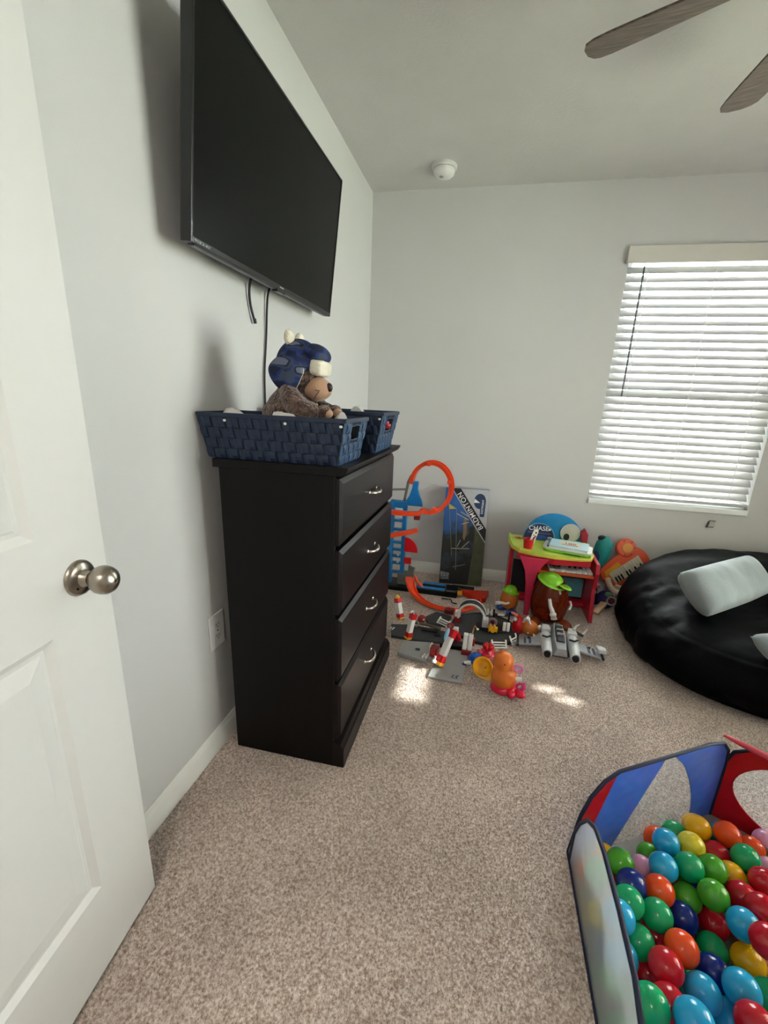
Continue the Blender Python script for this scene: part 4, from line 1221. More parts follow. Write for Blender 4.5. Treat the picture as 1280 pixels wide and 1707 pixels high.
    def line(p, q, wd=0.0016):
        d = (Vector(q) - Vector(p)).normalized(); n = Vector((-d.y, d.x)) * wd
        a, b = Vector(p), Vector(q)
        return [tuple(a + n), tuple(b + n), tuple(b - n), tuple(a - n)]
    for p, q, wd in (((0.030, 0.545), (0.072, 0.20), 0.0013), ((0.082, 0.525), (0.108, 0.10), 0.0015), ((0.085, 0.120), (0.17, 0.145), 0.0015),
                     ((0.065, 0.250), (0.190, 0.258), 0.0025), ((0.105, 0.265), (0.125, 0.315), 0.0022), ((0.14, 0.262), (0.185, 0.31), 0.0022), ((0.085, 0.495), (0.17, 0.455), 0.003), ((0.11, 0.51), (0.165, 0.48), 0.0024), ((0.125, 0.425), (0.17, 0.44), 0.0026)):
        G().prism(line(p, q, wd), 0, D * 1.2, F).obj('pole_print', mln if wd < 0.002 else mat('twig_print', '#b9b5a4', 0.5), r)
    mskin = mat('player_print', '#8a6f58', 0.5, var=0.2, vs=60)
    G().prism([(0.135, 0.46), (0.155, 0.47), (0.163, 0.36), (0.15, 0.31), (0.138, 0.33)], 0, D, F).obj('player_print', mskin, r)
    G().prism([(0.15, 0.43), (0.175, 0.42), (0.18, 0.36), (0.165, 0.34)], 0, D * 0.9, F).obj('player_print', mat('shirt_print', '#3a4a52', 0.5), r)
    G().prism([(0.005, 0.03), (0.065, 0.03), (0.065, 0.075), (0.004, 0.085)], 0, D, F).obj('panel_print', mat('pale_panel_print', '#a9adb0', 0.5, col2='#5d6266', vs=60), r)
badminton_box()

# ------------------------------------------------------------------ orange and blue car track tower
U = [(-0.020, 0.0), (0.020, 0.0), (0.020, 0.0085), (0.0165, 0.0085), (0.0165, 0.0028), (-0.0165, 0.0028), (-0.0165, 0.0085), (-0.020, 0.0085)]
def track_tower():
    y0 = -0.33
    r = thing('track_tower', 'toy car track tower with a bright orange loop and blue frame behind the dresser', 'toy track', (0.33, y0, 0.0))
    O = Vector((0.33, y0, 0))
    L_ = lambda x, y, z: (x - O.x, y - O.y, z)
    mgt = mat('track_grey', '#70726c', 0.45)
    # frame: two uprights with rungs
    g = G()
    for x in (0.278, 0.362):
        g.box(*[v for p in zip(L_(x - 0.013, -0.352, 0.03), L_(x + 0.013, -0.308, 0.60)) for v in p])
    g.box(*[v for p in zip(L_(0.27, -0.35, 0.555), L_(0.37, -0.31, 0.60)) for v in p])
    g.obj('column', M_blue, r, bevel=0.003)
    for k, z in enumerate((0.10, 0.165, 0.215, 0.26, 0.31, 0.40, 0.46, 0.52)):
        a = L_(0.285, -0.345, z); b = L_(0.355, -0.315, z + 0.014)
        G().box(a[0], b[0], a[1], b[1], a[2], b[2]).obj('rung', M_blue, r, bevel=0.002)
    mpale = mat('pale_blue_plastic', '#c9dbe8', 0.4)
    for z in (0.135, 0.185, 0.235, 0.49):
        G().ell(L_(0.332, -0.35, z), 0.009, 0.004, 0.008, 10, 6).obj('stud', mpale, r, smooth=60)
    a = L_(0.262, -0.40, 0.0); b = L_(0.44, -0.24, 0.03)
    G().box(a[0], b[0], a[1], b[1], a[2], b[2]).obj('base', M_black, r, bevel=0.006)
    a = L_(0.335, -0.36, 0.03); b = L_(0.41, -0.30, 0.11)
    G().box(a[0], b[0], a[1], b[1], a[2], b[2]).obj('gear_box', mgt, r, bevel=0.006)
    # blue curved bracket that carries the loop
    br = [(0.362, 0.600), (0.380, 0.575), (0.475, 0.575), (0.468, 0.610), (0.448, 0.650), (0.438, 0.690), (0.440, 0.735), (0.408, 0.735), (0.400, 0.690), (0.385, 0.640)]
    F = Matrix(((1, 0, 0, 0), (0, 0, -1, 0), (0, 1, 0, 0), (0, 0, 0, 1)))
    G().prism([(x - O.x, z) for x, z in br], -0.012, 0.016, F).obj('loop_bracket', M_blue, r, bevel=0.004)
    # grey crane arm
    G().tube([L_(0.352, -0.33, 0.60), L_(0.362, -0.33, 0.66), L_(0.372, -0.33, 0.725), L_(0.388, -0.33, 0.765), L_(0.412, -0.33, 0.775)], 0.009, 8).obj('lift_arm', mgt, r, smooth=60)
    G().tube([L_(0.262, -0.33, 0.668), L_(0.30, -0.33, 0.672), L_(0.366, -0.33, 0.678)], 0.007, 8).obj('lift_rod', mgt, r, smooth=60)
    # loop: comes in along a shelf and goes once round
    pts = [L_(0.262, -0.43, 0.558), L_(0.33, -0.43, 0.556), L_(0.40, -0.425, 0.556), L_(0.46, -0.42, 0.562)]
    sides = [(0, 1, 0)] * 4
    c = (0.522, 0.712); n = 34
    for i in range(n + 1):
        a = R(-110 + 288 * i / n)
        pts.append(L_(c[0] + 0.118 * math.cos(a), -0.41 + 0.09 * i / n, c[1] + 0.138 * math.sin(a)))
        sides.append((0.18, 1, 0.1))
    Uw = [(-0.022, 0.0), (0.022, 0.0), (0.022, 0.024), (0.018, 0.024), (0.018, 0.008), (-0.018, 0.008), (-0.018, 0.024), (-0.022, 0.024)]
    G().sweep(pts, sides, Uw).obj('loop_track', M_orange, r, smooth=35)
    a = L_(0.437, -0.44, 0.510); b = L_(0.475, -0.40, 0.550)
    G().box(a[0], b[0], a[1], b[1], a[2], b[2]).obj('track_clip', mat('dark_red_plastic', '#7c1f26', 0.4), r, bevel=0.004)
    for q in ((0.635, -0.38, 0.755), (0.50, -0.36, 0.852), (0.560, -0.42, 0.588)):
        a = L_(*q); G().box(a[0] - 0.012, a[0] + 0.012, a[1] - 0.022, a[1] + 0.022, a[2] - 0.010, a[2] + 0.010).obj('track_clip', M_orange, r, bevel=0.003)
    # middle ramp
    pts = catmull([L_(0.258, -0.44, 0.392), L_(0.32, -0.43, 0.412), L_(0.40, -0.42, 0.432), L_(0.458, -0.41, 0.452)], 6)
    G().sweep(pts, (0, 1, 0), Uw).obj('ramp_track', M_orange, r, smooth=35)
    # red fan blade
    poly = [(0.0, 0.0)] + [(0.088 * math.cos(R(a)), 0.100 * math.sin(R(a))) for a in range(0, 91, 9)]
    G().prism([(x + 0.375 - O.x, z + 0.268) for x, z in poly], -0.004, 0.004, F @ Matrix.Translation((0, 0, 0.03))).obj('spinner', M_red, r, bevel=0.001)
    G().box(*[v for p in zip(L_(0.375, -0.37, 0.185), L_(0.425, -0.35, 0.228)) for v in p]).obj('spinner_stop', M_red, r, bevel=0.004)
    # grey elbow and the run down to the carpet, round and up to the red ramp
    pts = [L_(0.432, -0.40, 0.185), L_(0.430, -0.40, 0.15), L_(0.432, -0.40, 0.10)]
    G().sweep(pts, (0.75, -0.6, 0), [(x * 1.3, y * 1.5) for x, y in U]).obj('elbow', mgt, r, smooth=35)
    run = catmull([L_(0.430, -0.41, 0.115), L_(0.436, -0.43, 0.070), L_(0.475, -0.490, 0.030), L_(0.555, -0.555, 0.008), L_(0.655, -0.598, 0.005), L_(0.745, -0.600, 0.005), L_(0.820, -0.560, 0.006), L_(0.868, -0.480, 0.008), L_(0.882, -0.390, 0.010)], 7)
    sd = []
    for i in range(len(run)):
        a = run[max(0, i - 1)]; b = run[min(len(run) - 1, i + 1)]
        t = (b - a); sd.append((-t.y, t.x, 0.0) if abs(t.x) + abs(t.y) > 1e-4 else (0.75, 0.6, 0))
    G().sweep(run, [(-x, -y, 0.35 * math.hypot(x, y)) for x, y, z in sd], [(x * 1.4, y * 2.2) for x, y in U]).obj('floor_track', M_orange, r, smooth=35)
    G().tube([L_(0.452, -0.36, 0.11), L_(0.475, -0.37, 0.07), L_(0.52, -0.385, 0.035)], 0.010, 8).obj('feeder_track', M_orange, r, smooth=60)
    # red end ramp
    ra = [(0.760, -0.335, 0.012), (0.945, -0.300, 0.012), (0.925, -0.420, 0.012), (0.870, -0.46, 0.012), (0.835, -0.41, 0.012)]
    G().prism([(x - O.x, y - O.y) for x, y, z in ra], 0.006, 0.040).obj('end_ramp', mat('deep_orange_plastic', '#cf2a14', 0.35), r, bevel=0.004)
track_tower()

def launcher():
    r = thing('track_launcher', 'flat black and blue toy car launcher lying on the carpet by the badminton box', 'toy launcher', (0.62, -0.30, 0.0))
    def bx(x0, x1, y0, y1, z0, z1): return G().box(x0 - 0.62, x1 - 0.62, y0 + 0.30, y1 + 0.30, z0, z1)
    bx(0.47, 0.74, -0.40, -0.36, 0, 0.040).obj('body', M_black, r, bevel=0.005)
    bx(0.48, 0.685, -0.397, -0.363, 0.040, 0.046).obj('top_plate', M_blue, r, bevel=0.002)
    bx(0.500, 0.70, -0.29, -0.255, 0, 0.026).obj('body', M_black, r, bevel=0.004)
    bx(0.505, 0.665, -0.288, -0.258, 0.026, 0.032).obj('top_plate', M_blue, r, bevel=0.002)
    bx(0.66, 0.745, -0.405, -0.30, 0, 0.052).obj('motor', M_black, r, bevel=0.01)
    bx(0.70, 0.85, -0.30, -0.245, 0, 0.03).obj('battery_box', M_black, r, bevel=0.006)
    bx(0.735, 0.775, -0.375, -0.345, 0.010, 0.036).obj('trigger', M_yellow, r, bevel=0.004)
    G().tube(catmull([(0.03, -0.15, 0.012), (0.06, -0.17, 0.02), (0.09, -0.155, 0.012), (0.10, -0.18, 0.006), (0.13, -0.19, 0.006)], 6), 0.004, 6).obj('cable_end', M_black, r, smooth=60)
launcher()

# ------------------------------------------------------------------ little music table with keyboard
def music_table():
    r = thing('music_table', 'red children\'s music table with lime top, toy keyboard and blue round backboard', 'toy table', (1.28, -0.34, 0.0))
    ox, oy = 1.28, -0.34
    mt = mat('lime_table_top', '#a9cf3a', 0.4, col2='#c9d65a', vs=9); my = mat('yellow_table_edge', '#d7c545', 0.4, var=0.05)
    mr = mat('table_red', '#c2182f', 0.35, var=0.05); mpk = mat('table_pink_leg', '#cf2f52', 0.35, var=0.05)
    mteal = mat('teal_panel', '#5ea3ae', 0.5, var=0.05); mbb = mat('backboard_blue', '#1683bd', 0.45, var=0.08, vs=15)
    top = [(1.035, -0.15), (1.030, -0.30), (1.045, -0.41), (1.085, -0.475), (1.16, -0.515), (1.28, -0.535), (1.42, -0.525), (1.485, -0.505), (1.515, -0.42), (1.520, -0.15)]
    P = [(x - ox, y - oy) for x, y in top]
    G().prism(P, 0.383, 0.398).obj('table_edge', my, r, bevel=0.004)
    inn = [(p[0] * 0.965, p[1] * 0.955) for p in P]
    G().prism(inn, 0.398, 0.402).obj('table_top', mt, r)
    Pr = [(1.045, -0.155), (1.042, -0.30), (1.056, -0.405), (1.095, -0.463)]
    G().tube([(x - ox, y - oy, 0.402) for x, y in Pr], 0.008, 8).obj('tray_lip', mt, r, smooth=60)
    # print on the top: orange sun-burst
    g = G()
    for k in range(9):
        a = R(40 * k); c = Vector((1.095 - ox, -0.235 - oy))
        d = Vector((math.cos(a), math.sin(a))) ; n = Vector((-d.y, d.x)) * 0.009
        g.prism([tuple(c + n), tuple(c + d * 0.045), tuple(c - n)], 0.4021, 0.4026)
    g.obj('sunburst_print', mat('orange_print', '#e2642c', 0.5), r)
    # apron that funnels into the near leg
    ap = [(1.075, -0.47), (1.10, -0.40), (1.49, -0.40), (1.485, -0.50), (1.28, -0.52)]
    G().prism([(x - ox, y - oy) for x, y in ap], 0.345, 0.384).obj('apron', mr, r, bevel=0.004)
    lx, ly = 1.170 - ox, -0.505 - oy
    prof = [(0.062, -0.082, 0.084, 0.375), (0.036, -0.060, 0.055, 0.33), (0.026, -0.040, 0.034, 0.28), (0.020, -0.026, 0.022, 0.20), (0.016, -0.018, 0.015, 0.08), (0.016, -0.016, 0.014, 0.0)]
    vs = []; fs = []
    for d, a, b, z in prof:
        vs += [(lx + a, ly - d * 0.3, z), (lx + b, ly - d * 0.3, z), (lx + b, ly + d, z), (lx + a, ly + d, z)]
    for k in range(len(prof) - 1):
        for q in range(4):
            l = (q + 1) % 4
            fs.append((k * 4 + l, k * 4 + q, k * 4 + 4 + q, k * 4 + 4 + l))
    fs += [(0, 1, 2, 3), (23, 22, 21, 20)]
    G().add(vs, fs).obj('leg', mpk, r, smooth=40, bevel=0.004)
    # right side panel, slanted front edge
    sd = [(-0.50, 0.0), (-0.44, 0.0), (-0.16, 0.0), (-0.16, 0.37), (-0.455, 0.355), (-0.480, 0.30), (-0.455, 0.20)]
    Mx = Matrix(((0, 0, 1, 0), (1, 0, 0, 0), (0, 1, 0, 0), (0, 0, 0, 1)))
    G().prism([(y - oy, z) for y, z in sd], 1.525 - ox, 1.548 - ox, Mx).obj('side_panel', mr, r, bevel=0.004)
    sl = [(-0.30, 0.0), (-0.16, 0.0), (-0.16, 0.37), (-0.30, 0.37)]
    G().prism([(y - oy, z) for y, z in sl], 1.05 - ox, 1.072 - ox, Mx).obj('side_panel', mr, r, bevel=0.004)
    # keyboard shelf and keys
    G().box(1.20 - ox, 1.525 - ox, -0.46 - oy, -0.24 - oy, 0.262, 0.280).obj('keyboard_shelf', mat('orange_shelf', '#d8622c', 0.4), r, bevel=0.004)
    for k in range(8):
        x = 1.275 + 0.0305 * k
        kk = G().box(x - ox, x + 0.0285 - ox, -0.452 - oy, -0.335 - oy, 0.281, 0.296).obj('white_key', M_white, r, bevel=0.003)
    for k in (0, 1, 3, 4, 5):
        x = 1.275 + 0.0305 * (k + 1) - 0.008
        G().box(x - ox, x + 0.015 - ox, -0.40 - oy, -0.335 - oy, 0.296, 0.306).obj('black_key', M_black, r, bevel=0.002)
    G().box(1.24 - ox, 1.52 - ox, -0.335 - oy, -0.26 - oy, 0.281, 0.325).obj('keyboard_case', mr, r, bevel=0.006)
    G().cyl((1.497 - ox, -0.37 - oy, 0.306), (1.497 - ox, -0.37 - oy, 0.322), 0.018, n=18).obj('keyboard_knob', M_white, r, smooth=40)
    G().tube([(1.497 - ox + 0.014 * math.cos(R(a)), -0.37 - oy + 0.014 * math.sin(R(a)), 0.322) for a in range(0, 360, 30)], 0.004, 6, closed=True).obj('knob_ring', M_red, r, smooth=60)
    G().box(1.08 - ox, 1.525 - ox, -0.25 - oy, -0.235 - oy, 0.04, 0.26).obj('back_panel', mat('dark_panel', '#15161a', 0.6), r)
    G().box(1.30 - ox, 1.520 - ox, -0.275 - oy, -0.262 - oy, 0.060, 0.185).obj('drum_panel', mteal, r, bevel=0.003)
    G().box(1.08 - ox, 1.525 - ox, -0.34 - oy, -0.255 - oy, 0.022, 0.044).obj('stretcher', mr, r, bevel=0.004)
    # round backboard
    F = Matrix(((1, 0, 0, 0), (0, 0, -1, 0), (0, 1, 0, 0), (0, 0, 0, 1)))
    arch = [(0.18 * math.cos(R(a)), 0.172 * math.sin(R(a))) for a in range(0, 181, 6)]
    G().prism([(x + 1.315 - ox, z + 0.395) for x, z in arch], 0.0, 0.018, Matrix.Translation((0, -0.150 - oy, 0)) @ F).obj('backboard', mbb, r, bevel=0.004)
    yb = -0.168 - oy
    disc = [(0.060 * math.cos(R(a)), 0.060 * math.sin(R(a))) for a in range(0, 360, 12)]
    G().prism([(x + 1.412 - ox, z + 0.452) for x, z in disc], 0.0, 0.006, Matrix.Translation((0, yb - 0.004, 0)) @ F).obj('white_disc', mat('pale_disc', '#c9c4bd', 0.5, var=0.04), r)
    d2 = [(0.018 * math.cos(R(a)), 0.022 * math.sin(R(a))) for a in range(0, 360, 18)]
    G().prism([(x + 1.392 - ox, z + 0.425) for x, z in d2], 0.0, 0.003, Matrix.Translation((0, yb - 0.010, 0)) @ F).obj('disc_hole', mat('dark_green_plastic', '#14231c', 0.5), r)
    G().prism([(1.485 - ox, 0.395), (1.520 - ox, 0.395), (1.520 - ox, 0.455), (1.497 - ox, 0.490), (1.472 - ox, 0.46)], 0.0, 0.045, Matrix.Translation((0, yb + 0.02, 0)) @ F).obj('corner_block', mat('dark_red_block', '#a01c34', 0.4), r, bevel=0.006)
music_table()

def name_board():
    r = thing('name_board', 'navy rounded board lettered CHASE standing on the music table', 'board', (1.215, -0.235, 0.4025), (R(-8), 0, R(4)))
    F = Matrix(((1, 0, 0, 0), (0, 0, -1, 0), (0, 1, 0, 0), (0, 0, 0, 1)))
    def arch(s): return [(-0.098 * s, 0.0)] + [(0.098 * s * math.cos(R(a)), 0.018 + 0.092 * s * math.sin(R(a))) for a in range(180, -1, -9)] + [(0.098 * s, 0.0)]
    G().prism(arch(1.0), 0, 0.008, F).obj('board_edge', mat('board_edge_blue', '#5f8fb4', 0.4), r, bevel=0.002)
    G().prism(arch(0.94), 0.008, 0.0095, F).obj('board_face', mat('board_navy', '#10294c', 0.4, var=0.2, vs=20), r)
    text('board_lettering', 'CHASE', 0.040, M_white, r, F @ Matrix.Translation((-0.005, 0.075, 0.0098)), 0.0004)
    st = [(0.011 * (1 if i % 2 == 0 else 0.45) * math.sin(R(36 * i)), 0.011 * (1 if i % 2 == 0 else 0.45) * math.cos(R(36 * i))) for i in range(10)]
    G().prism([(x + 0.062, z + 0.072) for x, z in st], 0.0095, 0.0102, F).obj('star_print', M_white, r)
    G().prism([(-0.070, 0.046), (0.072, 0.040), (0.072, 0.046), (-0.070, 0.054)], 0.0095, 0.0101, F).obj('stripe_print', mat('purple_print', '#6a4f86', 0.5), r)
    ar = [(0.062 * math.cos(R(a)), 0.034 * math.sin(R(a))) for a in range(0, 181, 12)]
    G().prism([(x + 0.01, z) for x, z in ar], 0.0095, 0.0101, F).obj('arc_print', mat('blue_print', '#1d4f8e', 0.5), r)
name_board()

def pen_cup():
    r = thing('pencil_cup', 'red plastic cup on the lime table top', 'cup', (1.137, -0.425, 0.4025))
    G().lathe([(0, 0), (0.026, 0), (0.029, 0.030), (0.031, 0.058), (0.0275, 0.058), (0.025, 0.006), (0, 0.006)], 28).obj('cup', M_red, r, smooth=50)
    mm = mat('card_print', '#e9e3d6', 0.5, col2='#2a2422', vs=120)
    p = thing('picture_strip', 'white picture strip with dark and yellow motifs standing in the red cup', 'card', (1.148, -0.418, 0.412), (R(-10), R(18), R(6)))
    F = Matrix(((1, 0, 0, 0), (0, 0, -1, 0), (0, 1, 0, 0), (0, 0, 0, 1)))
    out = [(-0.015, 0), (0.015, 0), (0.015, 0.092), (0.011, 0.106), (0.0, 0.111), (-0.011, 0.106), (-0.015, 0.092)]
    G().prism(out, -0.0012, 0.0012, F).obj('strip', M_white, p, bevel=0.0006)
    for k, (x, z, c) in enumerate(((0.003, 0.088, '#2a2422'), (-0.003, 0.070, '#caa53a'), (0.004, 0.056, '#2a2422'), (0.008, 0.066, '#b4402c'))):
        G().ell((x, -0.0013, z), 0.0055, 0.0005, 0.006, 10, 6).obj('motif_print', mat('motif_print_%s' % c[1:], c, 0.5), p)
pen_cup()

def reader():
    r = thing('electronic_reader', 'white and green electronic book reader with a pale blue book on the music table', 'toy reader', (1.372, -0.395, 0.4025), (0, 0, R(-14)))
    def rr(x0, x1, y0, y1, rad, n=6):
        o = []
        for cx_, cy_, a0 in ((x1 - rad, y1 - rad, 0), (x0 + rad, y1 - rad, 90), (x0 + rad, y0 + rad, 180), (x1 - rad, y0 + rad, 270)):
            for i in range(n + 1):
                a = R(a0 + 90 * i / n); o.append((cx_ + rad * math.cos(a), cy_ + rad * math.sin(a)))
        return o
    G().prism(rr(-0.135, 0.125, -0.090, 0.085, 0.035), 0.0, 0.013).obj('base', M_green, r, bevel=0.003)
    G().prism(rr(-0.140, 0.130, -0.075, 0.090, 0.03), 0.013, 0.023).obj('casing', M_white, r, bevel=0.003)
    G().prism(rr(-0.105, 0.105, -0.066, 0.080, 0.004), 0.023, 0.034).obj('page_block', mat('page_white', '#dfe6e6', 0.7, var=0.03), r)
    c = G().prism(rr(-0.110, 0.108, -0.070, 0.084, 0.004), 0.034, 0.0365).obj('book_cover', mat('pale_blue_cover', '#b9dbe6', 0.4, var=0.05), r)
    G().box(-0.116, -0.104, -0.072, 0.084, 0.023, 0.0368).obj('book_spine', mat('slate_spine', '#4d6b7c', 0.45), r, bevel=0.002)
    G().prism(rr(-0.055, 0.065, -0.022, 0.050, 0.02), 0.0365, 0.0369).obj('title_patch', mat('cream_print', '#e8dcc6', 0.5), c)
    text('title_lettering', '100', 0.046, mat('red_print', '#b0432c', 0.5), c, Matrix.Translation((0.005, 0.018, 0.0372)), 0.0003)
    text('title_lettering', 'WORDS', 0.024, mat('red_print', '#b0432c', 0.5), c, Matrix.Translation((0.005, -0.012, 0.0372)), 0.0003)
    G().cyl((-0.118, 0.072, 0.02), (-0.118, 0.072, 0.040), 0.014, n=18).obj('hinge_knob', M_grey, r, smooth=40)
    G().box(-0.02, 0.075, -0.094, -0.082, 0.004, 0.010).obj('speaker_slot', mat('dark_green_slot', '#1f5a22', 0.5), r, bevel=0.002)
reader()

# ------------------------------------------------------------------ egg-shaped toy figures and their bits
M_pot = mat('orange_body_plastic', '#c6702a', 0.38, var=0.06, vs=12)
M_pot2 = mat('bright_orange_body', '#e0762a', 0.38, var=0.05, vs=12)
M_pink = mat('hot_pink_plastic', '#e03a86', 0.35)
M_hotred = mat('rose_red_plastic', '#e2203f', 0.35)
M_bshoe = mat('royal_blue_plastic', '#1656b4', 0.35)
def shoe(g, x, y, z, a, s=1.0):
    M = Matrix.Translation((x, y, z)) @ Matrix.Rotation(a, 4, 'Z')
    def fn(p):
        q = p.copy(); q.z = max(q.z, -0.55); return q
    g.ell((0, 0, 0), 0.030 * s, 0.019 * s, 0.018 * s, 18, 10, None, fn) if False else None
    gg = G().ell((0, 0, 0), 0.030 * s, 0.019 * s, 0.018 * s, 18, 10, None, fn)
    g.add(gg.v, gg.f, M)
def hand(g, base, tip, rad, fingers=4):
    b = Vector(base); t = Vector(tip); d = (t - b)
    pts = catmull([b, b.lerp(t, 0.35) + Vector((0, 0, -0.12 * d.length)), b.lerp(t, 0.72), t], 5)
    g.tube(pts, [rad * (0.8 + 0.45 * i / (len(pts) - 1)) for i in range(len(pts))], 8)
    g.ell(t, rad * 1.7, rad * 1.5, rad * 1.5, 12, 8)
    dn = d.normalized(); sd = dn.cross(Vector((0, 0, 1)));
    sd = sd.normalized() if sd.length > 1e-3 else Vector((1, 0, 0))
    upv = sd.cross(dn)
    for k in range(fingers):
        f = (k / max(1, fingers - 1) - 0.5) * 1.7
        e = t + dn * rad * 2.9 * (1 - 0.12 * abs(f)) + upv * f * rad * 1.5
        g.tube([t + upv * f * rad * 0.7, t.lerp(e, 0.6) + upv * f * rad * 0.2, e], [rad * 0.6, rad * 0.52, rad * 0.42], 6)
def cap_shape(g, rad, M):
    prof = [(0, rad * 0.92), (rad * 0.45, rad * 0.83), (rad * 0.80, rad * 0.55), (rad * 0.95, rad * 0.2), (rad * 1.0, 0.02 * rad), (rad * 1.28, -0.06 * rad), (rad * 1.30, -0.12 * rad), (rad * 0.96, -0.08 * rad), (rad * 0.9, 0.1 * rad), (0, rad * 0.8)]
    g.lathe(prof[::-1], 30, M)

def small_egg():
    r = thing('egg_toy', 'small orange egg-shaped toy with green cap and blue shoes by the table leg', 'toy figure', (1.062, -0.490, 0.0))
    G().lathe([(0, 0.030), (0.034, 0.032), (0.050, 0.050), (0.055, 0.075), (0.050, 0.105), (0.042, 0.135), (0.030, 0.152), (0, 0.160)], 30).obj('body', M_pot, r, smooth=60)
    g = G(); cap_shape(g, 0.040, Matrix.Translation((0.004, 0, 0.140)) @ Matrix.Rotation(R(10), 4, 'Y')); g.obj('cap', M_green, r, smooth=50)
    for y, x in ((-0.030, 0.004), (0.030, -0.01)):
        g = G(); shoe(g, x - 0.004 + 0.02 * (1 if y < 0 else -1), y - 0.01, 0.014, R(200), 1.15); g.obj('shoe', M_bshoe, r, smooth=60)
    g = G(); hand(g, (0.0, -0.052, 0.085), (-0.062, -0.060, 0.078), 0.0075); g.obj('arm', M_white, r, smooth=60)
small_egg()

def big_jar():
    r = thing('egg_jar', 'big see-through amber egg-shaped toy jar with a green cap in front of the music table', 'toy jar', (1.280, -0.562, 0.0))
    m = bpy.data.materials.new('amber_plastic'); m.use_nodes = True
    nt = m.node_tree; N = nt.nodes; L = nt.links; b = N['Principled BSDF']
    b.inputs['Base Color'].default_value = lin('#7a2d12'); b.inputs['Roughness'].default_value = 0.12
    tr = N.new('ShaderNodeBsdfTransparent'); tr.inputs[0].default_value = lin('#c25a22')
    nz = N.new('ShaderNodeTexNoise'); nz.inputs['Scale'].default_value = 6; tc = N.new('ShaderNodeTexCoord'); L.new(tc.outputs['Object'], nz.inputs['Vector'])
    mr = N.new('ShaderNodeMapRange'); mr.inputs[3].default_value = 0.48; mr.inputs[4].default_value = 0.66; L.new(nz.outputs['Fac'], mr.inputs[0])
    mx = N.new('ShaderNodeMixShader'); L.new(mr.outputs[0], mx.inputs[0]); L.new(tr.outputs[0], mx.inputs[1]); L.new(b.outputs[0], mx.inputs[2]); L.new(mx.outputs[0], N['Material Output'].inputs['Surface'])
    G().lathe([(0, 0.022), (0.060, 0.024), (0.088, 0.045), (0.101, 0.090), (0.103, 0.140), (0.097, 0.190), (0.085, 0.235), (0.066, 0.272), (0.04, 0.292), (0, 0.300)], 44).obj('body', m, r, smooth=60)
    # bits stored inside
    for k, (x, y, z, c) in enumerate(((0.02, -0.02, 0.07, M_red), (-0.035, 0.01, 0.06, M_white), (0.03, 0.035, 0.055, M_bshoe), (-0.01, -0.045, 0.055, M_pink))):
        G().ell((x, y, z), 0.026, 0.020, 0.018, 14, 8, Matrix.Rotation(k, 4, 'X')).obj('stored_piece', c, r, smooth=60)
    mf = mat('amber_foot', '#8e3a18', 0.2, var=0.1)
    for x, a in ((-0.070, -120), (0.090, -50)):
        g = G(); shoe(g, x, -0.055, 0.022, R(a), 1.7); g.obj('foot', mf, r, smooth=60)
    g = G(); cap_shape(g, 0.066, Matrix.Translation((0.0, -0.008, 0.268)) @ Matrix.Rotation(R(14), 4, 'Y') @ Matrix.Rotation(R(8), 4, 'X') @ Matrix.Diagonal((1, 1, 0.72, 1))); g.obj('cap', M_green, r, smooth=50)
    G().ell((0.062, -0.050, 0.256), 0.040, 0.042, 0.008, 20, 8, Matrix.Rotation(R(16), 4, 'Y')).obj('cap_peak', M_green, r, smooth=60)
    g = G(); hand(g, (-0.018, -0.104, 0.195), (0.010, -0.120, 0.110), 0.011); g.obj('arm', M_white, r, smooth=60)
    G().tube(catmull([(0.106, -0.03, 0.165), (0.112, -0.045, 0.145), (0.100, -0.062, 0.125)], 5), 0.006, 8).obj('handle', M_white, r, smooth=60)
big_jar()

def peanut():
    r = thing('egg_toy', 'bright orange peanut-shaped toy on a rose-red base nearest the camera', 'toy figure', (1.020, -1.278, 0.0), (0, R(-7), 0))
    G().lathe([(0, 0.020), (0.040, 0.022), (0.054, 0.045), (0.056, 0.072), (0.049, 0.098), (0.041, 0.112), (0.041, 0.122), (0.044, 0.140), (0.040, 0.163), (0.026, 0.180), (0, 0.186)], 34).obj('body', M_pot2, r, smooth=60)
    for (x, z) in ((0.004, 0.150),):
        G().cyl((x, -0.042, z), (x, -0.0435, z), 0.004, n=10).obj('peg_hole', mat('dark_orange_hole', '#7d3b12', 0.6), r)
    g = G().lathe([(0, 0.0), (0.050, 0.0), (0.060, 0.012), (0.056, 0.028), (0.046, 0.036), (0, 0.036)], 30); g.obj('base', M_hotred, r, smooth=50)
    for x, a in ((0.030, -100), (0.062, -40)):
        g = G(); shoe(g, x, -0.050, 0.016, R(a), 1.0); g.obj('shoe', M_hotred, r, smooth=60)
    g = G().tube([(0.062 + 0.018 * math.cos(R(a)), -0.032, 0.128 + 0.016 * math.sin(R(a))) for a in range(0, 360, 24)], 0.0055, 8, closed=True)
    g.obj('ring_piece', mat('light_pink_plastic', '#e784bd', 0.35), r, smooth=60)
    g = G().tube([(0.066 + 0.014 * math.cos(R(a)), -0.040, 0.046 + 0.014 * math.sin(R(a))) for a in range(0, 360, 24)], 0.005, 8, closed=True)
    g.obj('ring_piece', M_pink, r, smooth=60)
    G().tube([(0.070, -0.045, 0.030), (0.084, -0.048, 0.044), (0.080, -0.048, 0.066)], 0.008, 8).obj('strap_piece', M_pink, r, smooth=60)
    G().box(0.046, 0.074, -0.050, -0.040, 0.078, 0.094).obj('white_piece', M_white, r, bevel=0.004)
peanut()

